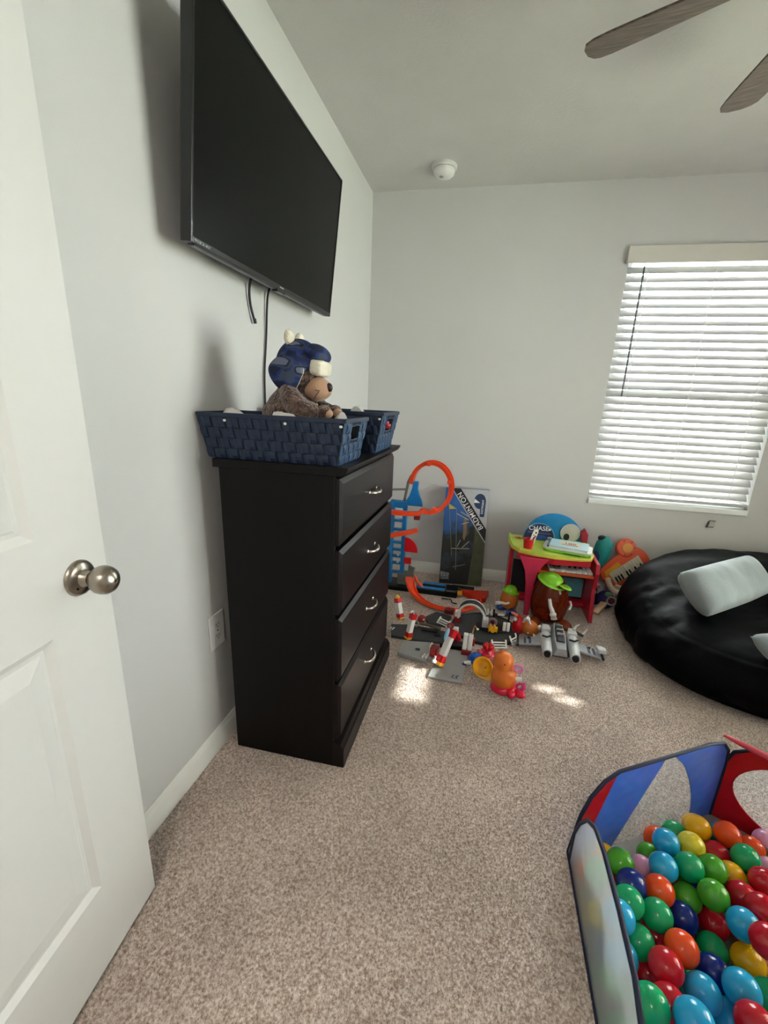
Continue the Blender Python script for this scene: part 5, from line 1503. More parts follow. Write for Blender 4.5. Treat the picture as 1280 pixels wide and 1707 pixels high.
def tipped_egg():
    r = thing('egg_toy', 'orange egg-shaped toy tipped over with white hands beside the grey spaceship', 'toy figure', (1.168, -0.745, 0.0))
    G().ell((0, 0, 0.042), 0.050, 0.044, 0.042, 26, 16, Matrix.Rotation(R(20), 4, 'Y')).obj('body', M_pot, r, smooth=60)
    g = G(); hand(g, (0.0, -0.02, 0.075), (-0.020, -0.035, 0.112), 0.007, 3); g.obj('arm', M_white, r, smooth=60)
    g = G(); hand(g, (0.020, -0.040, 0.030), (0.028, -0.070, 0.014), 0.007, 4); g.obj('arm', M_white, r, smooth=60)
    G().ell((0.050, -0.015, 0.060), 0.013, 0.013, 0.014, 12, 8).obj('knob', M_white, r, smooth=60)
    G().ell((-0.012, -0.044, 0.032), 0.006, 0.005, 0.006, 10, 6).obj('peg', M_white, r, smooth=60)
tipped_egg()
def red_pail():
    r = thing('red_pail_toy', 'small red toy pail with white and pink bits at the foot of the table leg', 'toy pail', (1.108, -0.735, 0.0))
    G().lathe([(0, 0), (0.024, 0), (0.034, 0.02), (0.036, 0.045), (0.030, 0.066), (0.020, 0.080), (0.016, 0.100), (0, 0.104)], 26).obj('body', M_red, r, smooth=60)
    G().ell((-0.028, 0.004, 0.108), 0.022, 0.014, 0.007, 14, 8, Matrix.Rotation(R(20), 4, 'Y')).obj('flap', mat('salmon_plastic', '#cf6a55', 0.4), r, smooth=60)
    G().ell((-0.022, -0.018, 0.086), 0.011, 0.009, 0.011, 12, 8).obj('knob', M_white, r, smooth=60)
    g = G(); hand(g, (0.018, -0.016, 0.075), (0.030, -0.028, 0.098), 0.006, 3); g.obj('arm', M_white, r, smooth=60)
red_pail()

def caps():
    r = thing('toy_helmet', 'yellow toy helmet lying open side up in front of the peanut toy', 'toy helmet', (0.912, -1.195, 0.022), (R(38), R(-22), R(18)))
    prof = [(0.058, 0.0), (0.064, -0.002), (0.064, 0.004), (0.056, 0.006), (0.050, -0.018), (0.036, -0.030), (0, -0.036), (0, -0.032), (0.034, -0.026), (0.046, -0.014), (0.052, 0.002), (0.058, 0.0)]
    G().lathe(prof, 34, Matrix.Diagonal((0.74, 0.82, 0.9, 1))).obj('shell', M_yellow, r, smooth=40)
    G().ell((0, -0.054, 0.001), 0.026, 0.014, 0.003, 18, 8).obj('peak', M_yellow, r, smooth=60)
    r.location = (0.922, -1.190, 0.034)
    b = thing('blue_toy_hat', 'blue toy cap behind the yellow helmet', 'toy cap', (0.888, -1.100, 0.0), (R(8), R(-8), R(30)))
    g = G(); cap_shape(g, 0.029, Matrix.Translation((0, 0, 0.028))); g.obj('crown', M_bshoe, b, smooth=50)
    G().ell((0.006, -0.036, 0.024), 0.022, 0.018, 0.005, 18, 8).obj('peak', M_bshoe, b, smooth=60)
    G().lathe([(0, 0), (0.024, 0), (0.029, 0.028), (0, 0.030)], 24).obj('band', M_navy, b, smooth=40)
    w = thing('white_peg', 'small white toy peg beside the blue cap', 'toy peg', (0.853, -1.145, 0.0))
    G().tube([(-0.02, 0, 0.014), (0.012, 0.006, 0.018)], 0.009, 10).obj('shaft', M_white, w, smooth=60)
    G().ell((-0.018, -0.004, 0.008), 0.012, 0.012, 0.008, 12, 8).obj('foot', M_navy, w, smooth=60)
    f = thing('red_flower_hat', 'shiny red toy hat with a flower and pearly trim', 'toy hat', (0.944, -1.040, 0.0))
    G().lathe([(0, 0), (0.046, 0), (0.050, 0.012), (0.040, 0.030), (0.030, 0.042), (0, 0.046)], 30).obj('hat', M_hotred, f, smooth=50)
    for k in range(6):
        a = R(60 * k)
        G().ell((0.016 * math.cos(a), -0.010 + 0.014 * math.sin(a), 0.062), 0.012, 0.010, 0.020, 14, 10, Matrix.Rotation(R(24), 4, Vector((-math.sin(a), math.cos(a), 0)))).obj('petal', M_red, f, smooth=60)
    for k, (x, y, z) in enumerate(((-0.036, -0.020, 0.034), (0.008, -0.036, 0.046), (0.040, -0.018, 0.036), (-0.044, 0.006, 0.024))):
        G().ell((x, y, z), 0.010, 0.010, 0.010, 14, 8).obj('bead', mat('rose_bead', '#f07a86', 0.25), f, smooth=60)
    G().tube([(-0.026, -0.044, 0.022), (0.0, -0.052, 0.018), (0.028, -0.046, 0.020)], 0.008, 8).obj('gold_band', mat('gold_orange', '#d9852a', 0.35), f, smooth=60)
    p = thing('pink_shoe_toy', 'pale pink toy shoe between the red hat and the peanut toy', 'toy shoe', (0.982, -1.095, 0.0))
    g = G(); shoe(g, 0, 0, 0.016, R(-30), 1.15); g.obj('shoe', mat('light_pink_shoe', '#e07c96', 0.35), p, smooth=60)
    g = G(); g.ell((-0.034, -0.034, 0.014), 0.014, 0.014, 0.014, 14, 8); g.obj('pom', M_white, p, smooth=60)
caps()

# ------------------------------------------------------------------ grey spaceship
def spaceship():
    r = thing('toy_spaceship', 'grey toy spaceship with swept wings and twin engines on the carpet', 'toy spaceship', (1.305, -0.840, 0.0), (0, 0, R(-3)))
    mg = mat('ship_grey', '#a3a6ab', 0.45, var=0.08, vs=30); md = mat('ship_dark', '#2f3439', 0.5, var=0.15, vs=50); mb = mat('ship_blue_stripe', '#3c4a66', 0.5)
    ml = mat('ship_light', '#cfd2d4', 0.45, var=0.04)
    # long nose, fuselage
    def hull(stations, m, name, par=r):
        vs = []; fs = []
        for y, w, z0, z1 in stations:
            vs += [(-w, y, z0), (w, y, z0), (w * 0.62, y, z1), (-w * 0.62, y, z1)]
        n = len(stations)
        for k in range(n - 1):
            for q in range(4):
                l = (q + 1) % 4
                fs.append((k * 4 + l, k * 4 + q, k * 4 + 4 + q, k * 4 + 4 + l))
        fs += [(0, 1, 2, 3), tuple((n - 1) * 4 + i for i in (3, 2, 1, 0))]
        return G().add(vs, fs).obj(name, m, par, bevel=0.002)
    hull([(-0.14, 0.034, 0.030, 0.070), (-0.06, 0.044, 0.026, 0.084), (0.04, 0.042, 0.026, 0.088), (0.12, 0.032, 0.026, 0.076), (0.165, 0.020, 0.024, 0.058), (0.195, 0.010, 0.026, 0.044)], mg, 'fuselage')
    hull([(-0.09, 0.022, 0.080, 0.090), (-0.03, 0.024, 0.084, 0.104), (0.04, 0.022, 0.086, 0.108), (0.10, 0.014, 0.076, 0.094)], md, 'cockpit')
    for k, y in enumerate((-0.045, 0.0, 0.045)):
        G().box(-0.017, 0.017, y - 0.003, y + 0.003, 0.098, 0.1095).obj('canopy_rib', mg, r)
    for s in (-1, 1):
        w = [(0.036 * s, 0.045), (0.20 * s, -0.045), (0.215 * s, -0.065), (0.20 * s, -0.085), (0.036 * s, -0.075)]
        wing = G().prism(w, 0.050, 0.060, euler_M(ry=R(9 * s))).obj('wing', mg, r, bevel=0.002)
        for q in (0.13, 0.155):
            G().prism([(q * s, -0.008), ((q + 0.012) * s, -0.015), ((q + 0.012) * s, -0.074), (q * s, -0.072)], 0.0601, 0.0612, euler_M(ry=R(9 * s))).obj('wing_stripe', mb, wing)
        # engines
        ex = 0.066 * s
        G().cyl((ex, -0.165, 0.048), (ex, 0.00, 0.056), 0.024, 0.028, 20).obj('engine', ml, r, smooth=40)
        G().cyl((ex, -0.176, 0.0475), (ex, -0.160, 0.048), 0.015, 0.019, 18).obj('nozzle', M_black, r, smooth=40)
        G().prism([(ex - 0.024, 0.010), (ex + 0.024, 0.010), (ex + 0.018, 0.066), (ex - 0.018, 0.066)], 0.070, 0.092).obj('intake', ml, r, bevel=0.004)
        G().tube([(ex - 0.02, -0.05, 0.082), (ex, -0.07, 0.088), (ex + 0.02, -0.04, 0.082)], 0.005, 8).obj('hose', md, r, smooth=60)
        G().cyl((0.205 * s, -0.10, 0.030), (0.205 * s, 0.02, 0.034), 0.006, n=10).obj('wing_cannon', md, r, smooth=40)
        G().cyl((0.150 * s, -0.02, 0.012), (0.150 * s, -0.02, 0.044), 0.006, n=8).obj('landing_peg', md, r)
    G().prism([(0.172, -0.030), (0.215, -0.040), (0.222, -0.078), (0.180, -0.080)], 0.046, 0.070).obj('wing_pod', ml, r, bevel=0.006)
    G().tube(catmull([(0.078, 0.052, 0.088), (0.086, 0.058, 0.112), (0.098, 0.052, 0.126)], 4), [0.006, 0.0065, 0.006, 0.0055, 0.005, 0.0045, 0.004, 0.0035, 0.003], 8).obj('fin', M_white, r, smooth=60)
    G().tube(catmull([(0.112, 0.030, 0.076), (0.128, 0.036, 0.098), (0.136, 0.030, 0.118)], 4), [0.006, 0.0065, 0.006, 0.0055, 0.005, 0.0045, 0.004, 0.0035, 0.003], 8).obj('fin', M_white, r, smooth=60)
    G().cyl((0.070, 0.048, 0.086), (0.122, 0.024, 0.078), 0.008, n=10).obj('fin_root', md, r, smooth=40)
    G().box(-0.05, 0.05, -0.10, 0.10, 0.0, 0.028).obj('keel', md, r, bevel=0.01)
spaceship()

# ------------------------------------------------------------------ street playset: roads, plates, towers, arch, fences
def plate(name, label, cat, poly, h, m, parts=()):
    cx = sum(p[0] for p in poly) / len(poly); cy = sum(p[1] for p in poly) / len(poly)
    r = thing(name, label, cat, (cx, cy, 0.0))
    G().prism([(x - cx, y - cy) for x, y in poly], 0.0, h).obj('plate', m, r, bevel=0.003)
    return r, cx, cy
r_, cx_, cy_ = plate('toy_road', 'dark grey straight toy road plate beside the dresser', 'toy road', [(0.412, -0.875), (0.438, -0.995), (0.560, -1.000), (0.715, -0.985), (0.722, -0.870), (0.520, -0.850)], 0.016, M_road)
G().box(0.10, 0.135, -0.012, 0.010, 0.016, 0.024).obj('road_peg', M_black, r_, bevel=0.002)
for dx in (-0.15, -0.135):
    G().prism([(dx, -0.01), (dx + 0.008, -0.01), (dx + 0.016, 0.02), (dx + 0.008, 0.02)], 0.016, 0.017).obj('road_mark', M_white, r_)
r_, cx_, cy_ = plate('toy_road', 'short charcoal toy road ramp between the red ball and the arch', 'toy road', [(0.585, -0.740), (0.640, -0.660), (0.735, -0.690), (0.720, -0.800), (0.610, -0.815)], 0.020, mat('charcoal_plastic', '#3a3c3c', 0.55))
def oval():
    r = thing('toy_roundabout', 'black oval toy roundabout plate under the road arch', 'toy road', (0.928, -0.762, 0.0))
    out = [(0.186 * math.cos(R(a)), 0.176 * math.sin(R(a))) for a in range(0, 360, 8)]
    G().prism(out, 0.0, 0.013).obj('plate', M_road, r, bevel=0.003)
    G().tube([(x * 0.985, y * 0.985, 0.014) for x, y in out], 0.004, 6, closed=True).obj('kerb', M_black, r, smooth=60)
    isl = [(0.03 + 0.085 * math.cos(R(a)), 0.015 + 0.062 * math.sin(R(a))) for a in range(0, 360, 12)]
    G().prism(isl, 0.013, 0.022).obj('island', M_black, r, bevel=0.003)
oval()
r_, cx_, cy_ = plate('toy_plate', 'pale grey raised toy plate nearest the dresser foot', 'toy plate', [(0.505, -1.158), (0.512, -1.040), (0.655, -1.020), (0.672, -1.100), (0.655, -1.185)], 0.024, M_grey)
G().box(-0.012, 0.010, -0.012, 0.002, 0.024, 0.026).obj('slot', M_black, r_)
for dx in (0.030, 0.046):
    G().prism([(dx, -0.075), (dx + 0.008, -0.075), (dx + 0.016, -0.045), (dx + 0.010, -0.045)], 0.024, 0.034).obj('clip_tab', M_white, r_)
G().prism([(0.055, 0.01), (0.07, 0.012), (0.07, 0.05), (0.06, 0.055)], 0.024, 0.040).obj('clip_tab', mat('ivory_plastic', '#d8d0b8', 0.45), r_)
r_, cx_, cy_ = plate('toy_plate', 'flat grey square toy plate in front of the red and white tower', 'toy plate', [(0.676, -1.292), (0.712, -1.030), (0.850, -1.045), (0.835, -1.300)], 0.010, M_grey)
for dx in (0.02, 0.038):
    G().tube([(dx + 0.008, -0.085, 0.0102), (dx, -0.090, 0.0102), (dx - 0.002, -0.100, 0.0102), (dx + 0.004, -0.106, 0.0102)], 0.0022, 5).obj('clip_mark', mat('dark_grey_mark', '#4b4d50', 0.5), r_)
r_, cx_, cy_ = plate('toy_connector', 'black toy road connector lying behind the grey square plate', 'toy road', [(0.700, -1.020), (0.722, -0.965), (0.838, -0.970), (0.835, -1.018)], 0.026, M_black)

def tower(label, base, top, w, hooks=0, flame=False):
    b = Vector(base); t = Vector(top); d = t - b; L_ = d.length
    r = thing('toy_tower', label, 'toy tower', base)
    q = d.to_track_quat('Z', 'X')
    r.rotation_euler = q.to_euler()
    segs = [(0.0, 0.09, M_yellow, 'foot', 0.98), (0.09, 0.26, M_red, 'lower_band', 1.0), (0.26, 0.76, M_white, 'shaft', 0.84), (0.76, 0.97, M_red, 'upper_band', 1.0)]
    for a, c, m, nm, k in segs:
        h = w * 0.5 * k
        G().box(-h, h, -h, h, L_ * a, L_ * c).obj(nm, m, r, bevel=0.003)
    for s in (-1, 1):
        G().box(s * w * 0.17 - w * 0.10, s * w * 0.17 + w * 0.10, -w * 0.47, -w * 0.40, L_ * 0.27, L_ * 0.75).obj('rail', M_white, r, bevel=0.0015)
    if hooks:
        G().tube([(0.0, 0, L_ * 0.95), (0.004, 0, L_ * 1.05), (0.018, 0, L_ * 1.07), (0.024, 0, L_ * 1.0)], 0.005, 6).obj('hook', M_white, r, smooth=60)
    if flame:
        G().ell((0, 0, L_ * 0.94), w * 0.5, w * 0.4, w * 0.7, 16, 10).obj('flame_cap', M_yellow, r, smooth=60)
    return r
t1 = tower('red and white toy tower with a yellow foot on the road plate beside the dresser', (0.530, -1.008, 0.016), (0.552, -0.985, 0.160), 0.032, 1)
t2 = tower('tallest red and white toy tower, leaning over the grey square plate', (0.716, -1.205, 0.018), (0.770, -1.120, 0.178), 0.036)
G().ell((0.024, -0.010, 0.150), 0.007, 0.010, 0.030, 12, 8).obj('blue_sticker', mat('sky_blue_plastic', '#8cc6e6', 0.35), t2, smooth=60)
G().ell((0.030, -0.012, 0.010), 0.016, 0.010, 0.010, 12, 8).obj('side_clip', M_white, t2, smooth=60)
G().tube([(0.030, -0.012, 0.012), (0.036, -0.014, 0.036)], 0.005, 6).obj('side_clip', M_white, t2, smooth=60)
t4 = tower('white toy rocket with a yellow and red tip half hidden behind the dresser', (0.448, -0.780, 0.0), (0.418, -0.755, 0.125), 0.034, 0, True)
G().tube([(0.02, 0, 0.004), (0.05, -0.01, 0.012), (0.07, -0.02, 0.02)], 0.003, 6).obj('strut', mat('beige_plastic', '#cdb89a', 0.45), t4, smooth=60)
def pump():
    r = thing('toy_pump', 'white twin-column toy pump with a red foot and bent nozzle', 'toy pump', (0.838, -1.052, 0.0), (R(-3), R(2), 0))
    G().box(-0.024, 0.024, -0.018, 0.018, 0.0, 0.034).obj('foot', mat('dark_red_foot', '#8e1c22', 0.35), r, bevel=0.004)
    for s in (-1, 1):
        G().box(s * 0.0125 - 0.011, s * 0.0125 + 0.011, -0.014, 0.014, 0.034, 0.118).obj('column', M_white, r, bevel=0.004)
    G().tube([(0.016, 0, 0.115), (0.020, 0, 0.150), (0.024, 0, 0.168), (0.036, -0.004, 0.156)], 0.0035, 6).obj('nozzle', mat('brass_plastic', '#b98a4a', 0.4), r, smooth=60)
    G().ell((0.038, -0.004, 0.154), 0.007, 0.006, 0.005, 10, 6).obj('nozzle_tip', M_white, r, smooth=60)
    G().box(0.022, 0.034, -0.010, 0.010, 0.060, 0.100).obj('side_tank', mat('dark_red_foot', '#8e1c22', 0.35), r, bevel=0.003)
pump()

def arch():
    r = thing('toy_arch', 'toy road arch with white edges bridging over the black roundabout', 'toy arch', (0.846, -0.745, 0.0135))
    n = 30; pts = []
    for i in range(n + 1):
        a = R(180 - 180 * i / n)
        pts.append((0.076 * math.cos(a) + 0.002, -0.02 * (i / n - 0.5) * 2, 0.060 + 0.078 * math.sin(a)))
    pts = [(-0.076, 0.02, 0.028)] + pts + [(0.080, -0.022, 0.030)]
    sd = (0.05, 1, 0.25)
    G().sweep(pts, sd, [(-0.020, 0), (0.020, 0), (0.020, 0.006), (-0.020, 0.006)]).obj('road_strip', M_road, r, smooth=35)
    for s in (-1, 1):
        G().sweep(pts, sd, [(s * 0.020 - 0.0022, -0.002), (s * 0.020 + 0.0022, -0.002), (s * 0.020 + 0.0022, 0.009), (s * 0.020 - 0.0022, 0.009)]).obj('edge_line', M_white, r, smooth=35)
    G().sweep(pts[10:20], sd, [(-0.004, 0.0058), (0.004, 0.0058), (0.004, 0.0066), (-0.004, 0.0066)]).obj('centre_line', mat('pale_line', '#b9babc', 0.5), r, smooth=35)
    G().box(-0.092, -0.060, 0.0, 0.042, 0.034, 0.062).obj('collar', M_white, r, bevel=0.003)
    G().box(-0.094, -0.058, -0.002, 0.044, 0.0, 0.034).obj('foot', mat('dark_red_foot', '#8e1c22', 0.35), r, bevel=0.003)
    G().box(0.062, 0.096, -0.044, -0.002, 0.013, 0.062).obj('foot', mat('silver_grey_plastic', '#b7b8ba', 0.4), r, bevel=0.003)
arch()

def fence(label, loc, rz, tilt, w=0.062, h=0.040):
    r = thing('toy_fence', label, 'toy fence', loc, (R(tilt), 0, R(rz)), 'white toy fences')
    for z in (0.006, 0.019, 0.032):
        G().box(-w / 2, w / 2, -0.002, 0.002, z - 0.0035, z + 0.0035).obj('rail', M_white, r, bevel=0.001)
    for x in (-w / 2 + 0.006, w / 2 - 0.006):
        G().box(x - 0.004, x + 0.004, -0.003, 0.003, 0, h).obj('post', M_white, r, bevel=0.001)
    return r
fence('white toy fence lying against the edge of the black roundabout', (1.005, -0.948, 0.004), 14, -38, 0.085, 0.046)
fence('white toy fence piece between the roundabout and the spaceship wing', (1.090, -0.880, 0.004), 52, -30, 0.060, 0.054)
fence('white toy fence piece lying on the toy road near the arch', (0.690, -0.835, 0.030), -32, -50, 0.078, 0.044)

def small_bits():
    r = thing('red_toy_ball', 'small dark red toy ball with a white knob on the carpet', 'toy ball', (0.571, -0.785, 0.0))
    G().ell((0, 0, 0.024), 0.024, 0.024, 0.024, 20, 12).obj('ball', mat('maroon_plastic', '#8e1a1e', 0.3), r, smooth=60)
    G().ell((0.013, -0.016, 0.030), 0.006, 0.006, 0.006, 10, 6).obj('knob', M_white, r, smooth=60)
    r = thing('red_toy_block', 'red toy block with sloping roof in front of the arch foot', 'toy block', (0.762, -0.935, 0.0))
    G().prism([(-0.036, 0.0), (0.036, 0.0), (0.042, 0.030), (0.020, 0.062), (-0.020, 0.066), (-0.040, 0.030)], -0.026, 0.026, Matrix.Rotation(R(90), 4, 'X')).obj('block', M_red, r, bevel=0.003)
    G().tube([(-0.018 + 0.015 * math.cos(R(a)), -0.010, 0.092 + 0.015 * math.sin(R(a))) for a in range(0, 360, 30)], 0.0055, 6, closed=True).obj('ring', mat('dark_red_foot', '#8e1c22', 0.35), r, smooth=60)
    G().box(-0.006, 0.026, -0.020, 0.004, 0.060, 0.088).obj('white_clip', M_white, r, bevel=0.004)
    r = thing('red_toy_block', 'dark red toy block half hidden behind the tallest tower', 'toy block', (0.684, -1.135, 0.024))
    G().prism([(-0.020, -0.020), (0.014, -0.024), (0.024, 0.018), (-0.016, 0.022)], 0.0, 0.048).obj('block', mat('dark_red_foot', '#8e1c22', 0.35), r, bevel=0.005)
    G().cyl((-0.002, -0.026, 0.026), (-0.002, -0.020, 0.026), 0.010, n=14).obj('dial', M_red, r, smooth=40)
    r = thing('red_toy_block', 'dark red toy block against the orange floor track', 'toy block', (0.715, -0.660, 0.020))
    G().prism([(-0.028, -0.016), (0.026, -0.020), (0.030, 0.014), (-0.024, 0.020)], 0.0, 0.032).obj('block', mat('maroon_block', '#6e1a1c', 0.4), r, bevel=0.005)
    G().box(-0.012, 0.010, -0.008, 0.008, 0.032, 0.040).obj('stud', M_red, r, bevel=0.003)
    r = thing('yellow_toy_cart', 'small yellow toy cart on the black roundabout', 'toy cart', (0.968, -0.812, 0.022))
    G().prism([(-0.022, 0), (0.022, 0), (0.026, 0.030), (0.016, 0.026), (0.008, 0.044), (-0.002, 0.024), (-0.014, 0.046), (-0.026, 0.030)], -0.014, 0.014, Matrix.Rotation(R(90), 4, 'X')).obj('body', M_yellow, r, bevel=0.003)
    for x in (-0.014, 0.014):
        G().cyl((x, -0.018, 0.004), (x, 0.018, 0.004), 0.006, n=10).obj('wheel', M_black, r, smooth=40)
    r = thing('mauve_toy_tyre', 'mauve toy wheel standing on the roundabout island', 'toy wheel', (0.965, -0.755, 0.022))
    G().tube([(0.019 * math.cos(R(a)), 0, 0.030 + 0.019 * math.sin(R(a))) for a in range(0, 360, 20)], 0.0085, 8, closed=True).obj('tyre', mat('mauve_plastic', '#8a6d78', 0.45), r, smooth=60)
    G().cyl((0, -0.006, 0.030), (0, 0.006, 0.030), 0.012, n=14).obj('hub', mat('plum_plastic', '#4b2a38', 0.45), r, smooth=40)
    r = thing('toy_gate', 'black toy gate with white boards standing on the roundabout', 'toy gate', (1.010, -0.735, 0.022))
    for x in (-0.040, 0.044):
        G().tube([(x, 0.02, 0.0), (x, 0.015, 0.075), (x * 1.05, 0.01, 0.092)], 0.005, 8).obj('post', M_black, r, smooth=60)
    G().tube(catmull([(-0.040, 0.016, 0.066), (0.0, 0.010, 0.060), (0.044, 0.016, 0.066)], 5), 0.006, 8).obj('bar', M_black, r, smooth=60)
    G().box(-0.020, 0.018, 0.004, 0.010, 0.060, 0.074).obj('sign', mat('pale_sign', '#c9cacb', 0.45), r, bevel=0.003)
    for x in (0.020, 0.040):
        G().box(x - 0.009, x + 0.009, -0.055, -0.045, 0.0, 0.054).obj('board', M_white, r, bevel=0.004)
    G().tube([(0.030, -0.045, 0.006), (0.030, 0.01, 0.010)], 0.004, 6).obj('link', M_black, r, smooth=60)
    r = thing('toy_cone', 'small white forked toy piece behind the roundabout', 'toy piece', (0.952, -0.590, 0.0))
    for s in (-1, 1):
        G().prism([(s * 0.004, 0.0), (s * 0.022, 0.0), (s * 0.014, 0.050), (s * 0.004, 0.034)], -0.008, 0.008, Matrix.Rotation(R(90), 4, 'X')).obj('leg', M_white, r, bevel=0.002)
    G().tube([(0, 0, 0.034), (0.004, 0, 0.066), (-0.010, 0, 0.078)], 0.004, 6).obj('stem', mat('clear_grey', '#9fa3a2', 0.3), r, smooth=60)
    r = thing('toy_barrier', 'olive toy barrier arm with a small wheel lying across the toy road', 'toy barrier', (0.615, -0.880, 0.018))
    G().tube([(-0.07, 0.02, 0.018), (0.0, 0.012, 0.020), (0.075, -0.004, 0.016)], 0.008, 8).obj('arm', mat('olive_plastic', '#5f5a48', 0.5), r, smooth=60)
    G().tube([(-0.062 + 0.014 * math.cos(R(a)), 0.004, 0.018 + 0.014 * math.sin(R(a))) for a in range(0, 360, 30)], 0.004, 6, closed=True).obj('wheel', mat('pale_pink_wheel', '#a58f8d', 0.5), r, smooth=60)
    G().prism([(-0.060, 0.030), (-0.052, 0.030), (-0.056, 0.060)], -0.003, 0.003, Matrix.Rotation(R(90), 4, 'X')).obj('flag', mat('teal_flag', '#6f9a94', 0.5), r)
    G().box(-0.03, 0.06, -0.028, -0.004, 0.0, 0.014).obj('shoe', M_black, r, bevel=0.004)
small_bits()

# ------------------------------------------------------------------ toys between the table and the bean bag
def bird():
    r = thing('bird_toy', 'teal and navy wooden bird toy leaning beside the music table', 'toy bird', (1.605, -0.170, 0.0), (0, R(1), 0))
    mt = mat('teal_plush', '#128a8a', 0.6, var=0.08, vs=14); mn = mat('navy_plush', '#10215e', 0.6, var=0.08, vs=14); mk = mat('black_plush', '#0c0d10', 0.6)
    pts = catmull([(-0.020, 0, 0.190), (-0.012, 0, 0.250), (0.004, 0, 0.320), (0.012, 0, 0.380), (0.006, 0, 0.420), (-0.004, 0, 0.440)], 6)
    n = len(pts)
    rs = [0.016 + 0.036 * math.sin(math.pi * min(1, (i / (n - 1)) * 0.80 + 0.08)) ** 1.2 for i in range(n)]
    G().tube(pts, rs, 24).obj('body', mt, r, smooth=179)
    G().ell((-0.020, -0.026, 0.318), 0.036, 0.022, 0.052, 20, 14, Matrix.Rotation(R(20), 4, 'Y')).obj('wing', mn, r, smooth=60)
    G().ell((-0.006, -0.002, 0.438), 0.026, 0.026, 0.018, 16, 10).obj('crest', mk, r, smooth=60)
    G().lathe([(0, 0.03), (0.006, 0.018), (0.010, 0.0), (0, -0.002)][::-1], 12, Matrix.Translation((0.046, -0.01, 0.405)) @ Matrix.Rotation(R(95), 4, 'Y')).obj('beak', mt, r, smooth=60)
    g = G().tube([(-0.020, 0, 0.20), (-0.012, -0.01, 0.12), (0.005, -0.03, 0.0)], [0.026, 0.030, 0.034], 16)
    g.obj('tail', mn, r, smooth=60)
    G().ell((0.016, -0.040, 0.128), 0.016, 0.010, 0.016, 14, 8).obj('spot', mat('dusty_pink', '#b0707c', 0.6), r, smooth=60)
    G().ell((0.004, -0.044, 0.086), 0.012, 0.010, 0.012, 14, 8).obj('spot', mat('pale_teal', '#7fa3ab', 0.6), r, smooth=60)
    G().tube([(-0.05, -0.01, 0.24), (-0.040, -0.03, 0.215), (-0.045, -0.035, 0.19)], 0.009, 8).obj('foot', mat('cream_plush', '#cfc5ae', 0.7), r, smooth=60)
bird()

def toy_keyboard():
    # leans against the back wall behind the bean bag; local x to the right, z up the face
    M = Matrix.Translation((1.712, -0.165, 0.105)) @ Matrix.Rotation(R(6), 4, 'Z') @ Matrix.Rotation(R(-20), 4, 'X') @ Matrix.Rotation(R(-34), 4, 'Y') @ Matrix.Diagonal((1.1, 1.1, 1.1, 1))
    r = thing('toy_keyboard', 'orange animal-shaped toy keyboard tilted against the wall by the bean bag', 'toy keyboard')
    r.matrix_world = M
    F = Matrix(((1, 0, 0, 0), (0, 0, -1, 0), (0, 1, 0, 0), (0, 0, 0, 1)))
    mo = mat('tangerine_plastic', '#e2532a', 0.35, var=0.06, vs=14); mo2 = mat('amber_disc', '#dd8f2c', 0.4); my = mat('mustard_panel', '#d79a25', 0.4); mc = mat('cream_key', '#cfc9b4', 0.45)
    body = [(-0.005, 0.020), (0.010, -0.005), (0.115, -0.020), (0.235, -0.020), (0.275, 0.010), (0.288, 0.070), (0.272, 0.120), (0.238, 0.142), (0.200, 0.150), (0.10, 0.138), (0.02, 0.118), (-0.006, 0.100)]
    b = catmull([(x, z, 0) for x, z in body], 4, closed=True)
    G().prism([(p.x, p.y) for p in b], -0.030, 0.0, F).obj('body', mo, r, bevel=0.006)
    hd = [(0.205 + 0.056 * math.cos(R(a)), 0.158 + 0.056 * math.sin(R(a))) for a in range(0, 360, 12)]
    G().prism(hd, -0.026, 0.006, F).obj('head', mo, r, bevel=0.006)
    h2 = [(0.207 + 0.030 * math.cos(R(a)), 0.156 + 0.030 * math.sin(R(a))) for a in range(0, 360, 15)]
    G().prism(h2, 0.006, 0.010, F).obj('face_disc', mo2, r, bevel=0.001)
    for a in (20, 80, 330, 270, 220):
        G().cyl(F @ Vector((0.206 + 0.043 * math.cos(R(a)), 0.157 + 0.043 * math.sin(R(a)), 0.005)), F @ Vector((0.206 + 0.043 * math.cos(R(a)), 0.157 + 0.043 * math.sin(R(a)), 0.009)), 0.005, n=10).obj('button', mat('rust_button', '#a02c18', 0.4), r)
    G().prism([(0.006, 0.040), (0.020, 0.098), (0.115, 0.112), (0.125, 0.088), (0.050, 0.074)], 0.0, 0.004, F).obj('speaker_panel', my, r, bevel=0.001)
    nk = 11
    for k in range(nk):
        x = 0.038 + k * 0.0182
        G().prism([(x, 0.008 + 0.0008 * k), (x + 0.0172, 0.008 + 0.0008 * k), (x + 0.0172, 0.078 + 0.0010 * k), (x, 0.078 + 0.0010 * k)], 0.0, 0.007, F).obj('white_key', mc, r, bevel=0.001)
    for k in (0, 1, 2, 4, 5, 7, 9):
        x = 0.038 + (k + 1) * 0.0182 - 0.0048
        G().prism([(x, 0.010), (x + 0.0096, 0.010), (x + 0.0096, 0.044), (x, 0.044)], 0.007, 0.012, F).obj('black_key', M_black, r, bevel=0.001)
toy_keyboard()

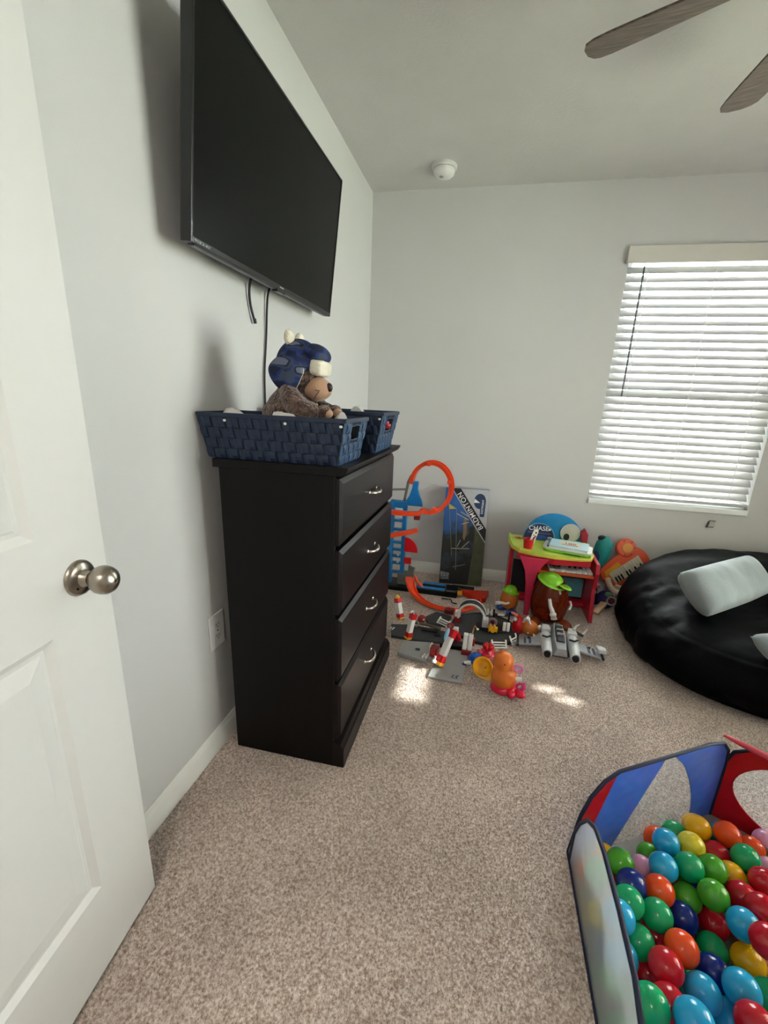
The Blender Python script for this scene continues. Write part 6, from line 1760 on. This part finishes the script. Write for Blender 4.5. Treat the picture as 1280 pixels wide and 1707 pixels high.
def soft_toy():
    r = thing('patchwork_toy', 'cream and navy patchwork soft toy slumped below the toy keyboard', 'soft toy', (1.668, -0.255, 0.0))
    mc = mat('cream_plush', '#cfc5ae', 0.7); mn = mat('navy_plush', '#10215e', 0.6)
    G().ell((0.0, 0.0, 0.060), 0.055, 0.050, 0.060, 24, 14).obj('body', mn, r, smooth=60)
    G().tube(catmull([(-0.01, 0, 0.205), (0.005, -0.01, 0.165), (0.03, -0.02, 0.135), (0.065, -0.025, 0.125)], 6), 0.017, 12).obj('limb', mc, r, smooth=60)
    G().ell((0.075, -0.025, 0.128), 0.024, 0.018, 0.018, 14, 8).obj('paw', mc, r, smooth=60)
    G().tube([(0.020 + 0.026 * math.cos(R(a)), -0.055, 0.078 + 0.026 * math.sin(R(a))) for a in range(0, 360, 24)], 0.006, 8, closed=True).obj('ring', mat('pale_ring', '#9aa0a0', 0.5), r, smooth=60)
    G().lathe([(0, 0), (0.022, 0), (0.020, 0.008), (0, 0.010)], 20, Matrix.Translation((0.020, -0.052, 0.078)) @ Matrix.Rotation(R(90), 4, 'X')).obj('red_dot', mat('maroon_felt', '#5a1220', 0.7), r, smooth=60)
    G().ell((0.0, -0.045, 0.115), 0.024, 0.014, 0.016, 14, 8).obj('green_patch', mat('sage_felt', '#5f8a70', 0.7), r, smooth=60)
soft_toy()
def plank():
    b = Vector((1.590, -0.375, 0.012)); t = Vector((1.762, -0.165, 0.128))
    d = t - b
    r = thing('wooden_toy_bar', 'pale wooden toy bar propped up between the music table and the bean bag', 'toy bar', b)
    q = d.to_track_quat('Z', 'Y'); r.rotation_euler = q.to_euler()
    mw = wood_dark('pale_maple', '#c9a179', '#dcbd98', (20, 20, 3), 0.5)
    G().box(-0.020, 0.020, -0.009, 0.009, 0.0, d.length).obj('bar', mw, r, bevel=0.003)
    G().box(-0.022, 0.022, -0.011, 0.011, d.length * 0.82, d.length * 0.95).obj('cap', mat('walnut_cap', '#8c6b4c', 0.5), r, bevel=0.003)
    G().box(-0.015, 0.015, -0.0105, -0.009, d.length * 0.08, d.length * 0.78).obj('inlay', mat('pink_wood', '#dcb0a0', 0.5), r)
plank()
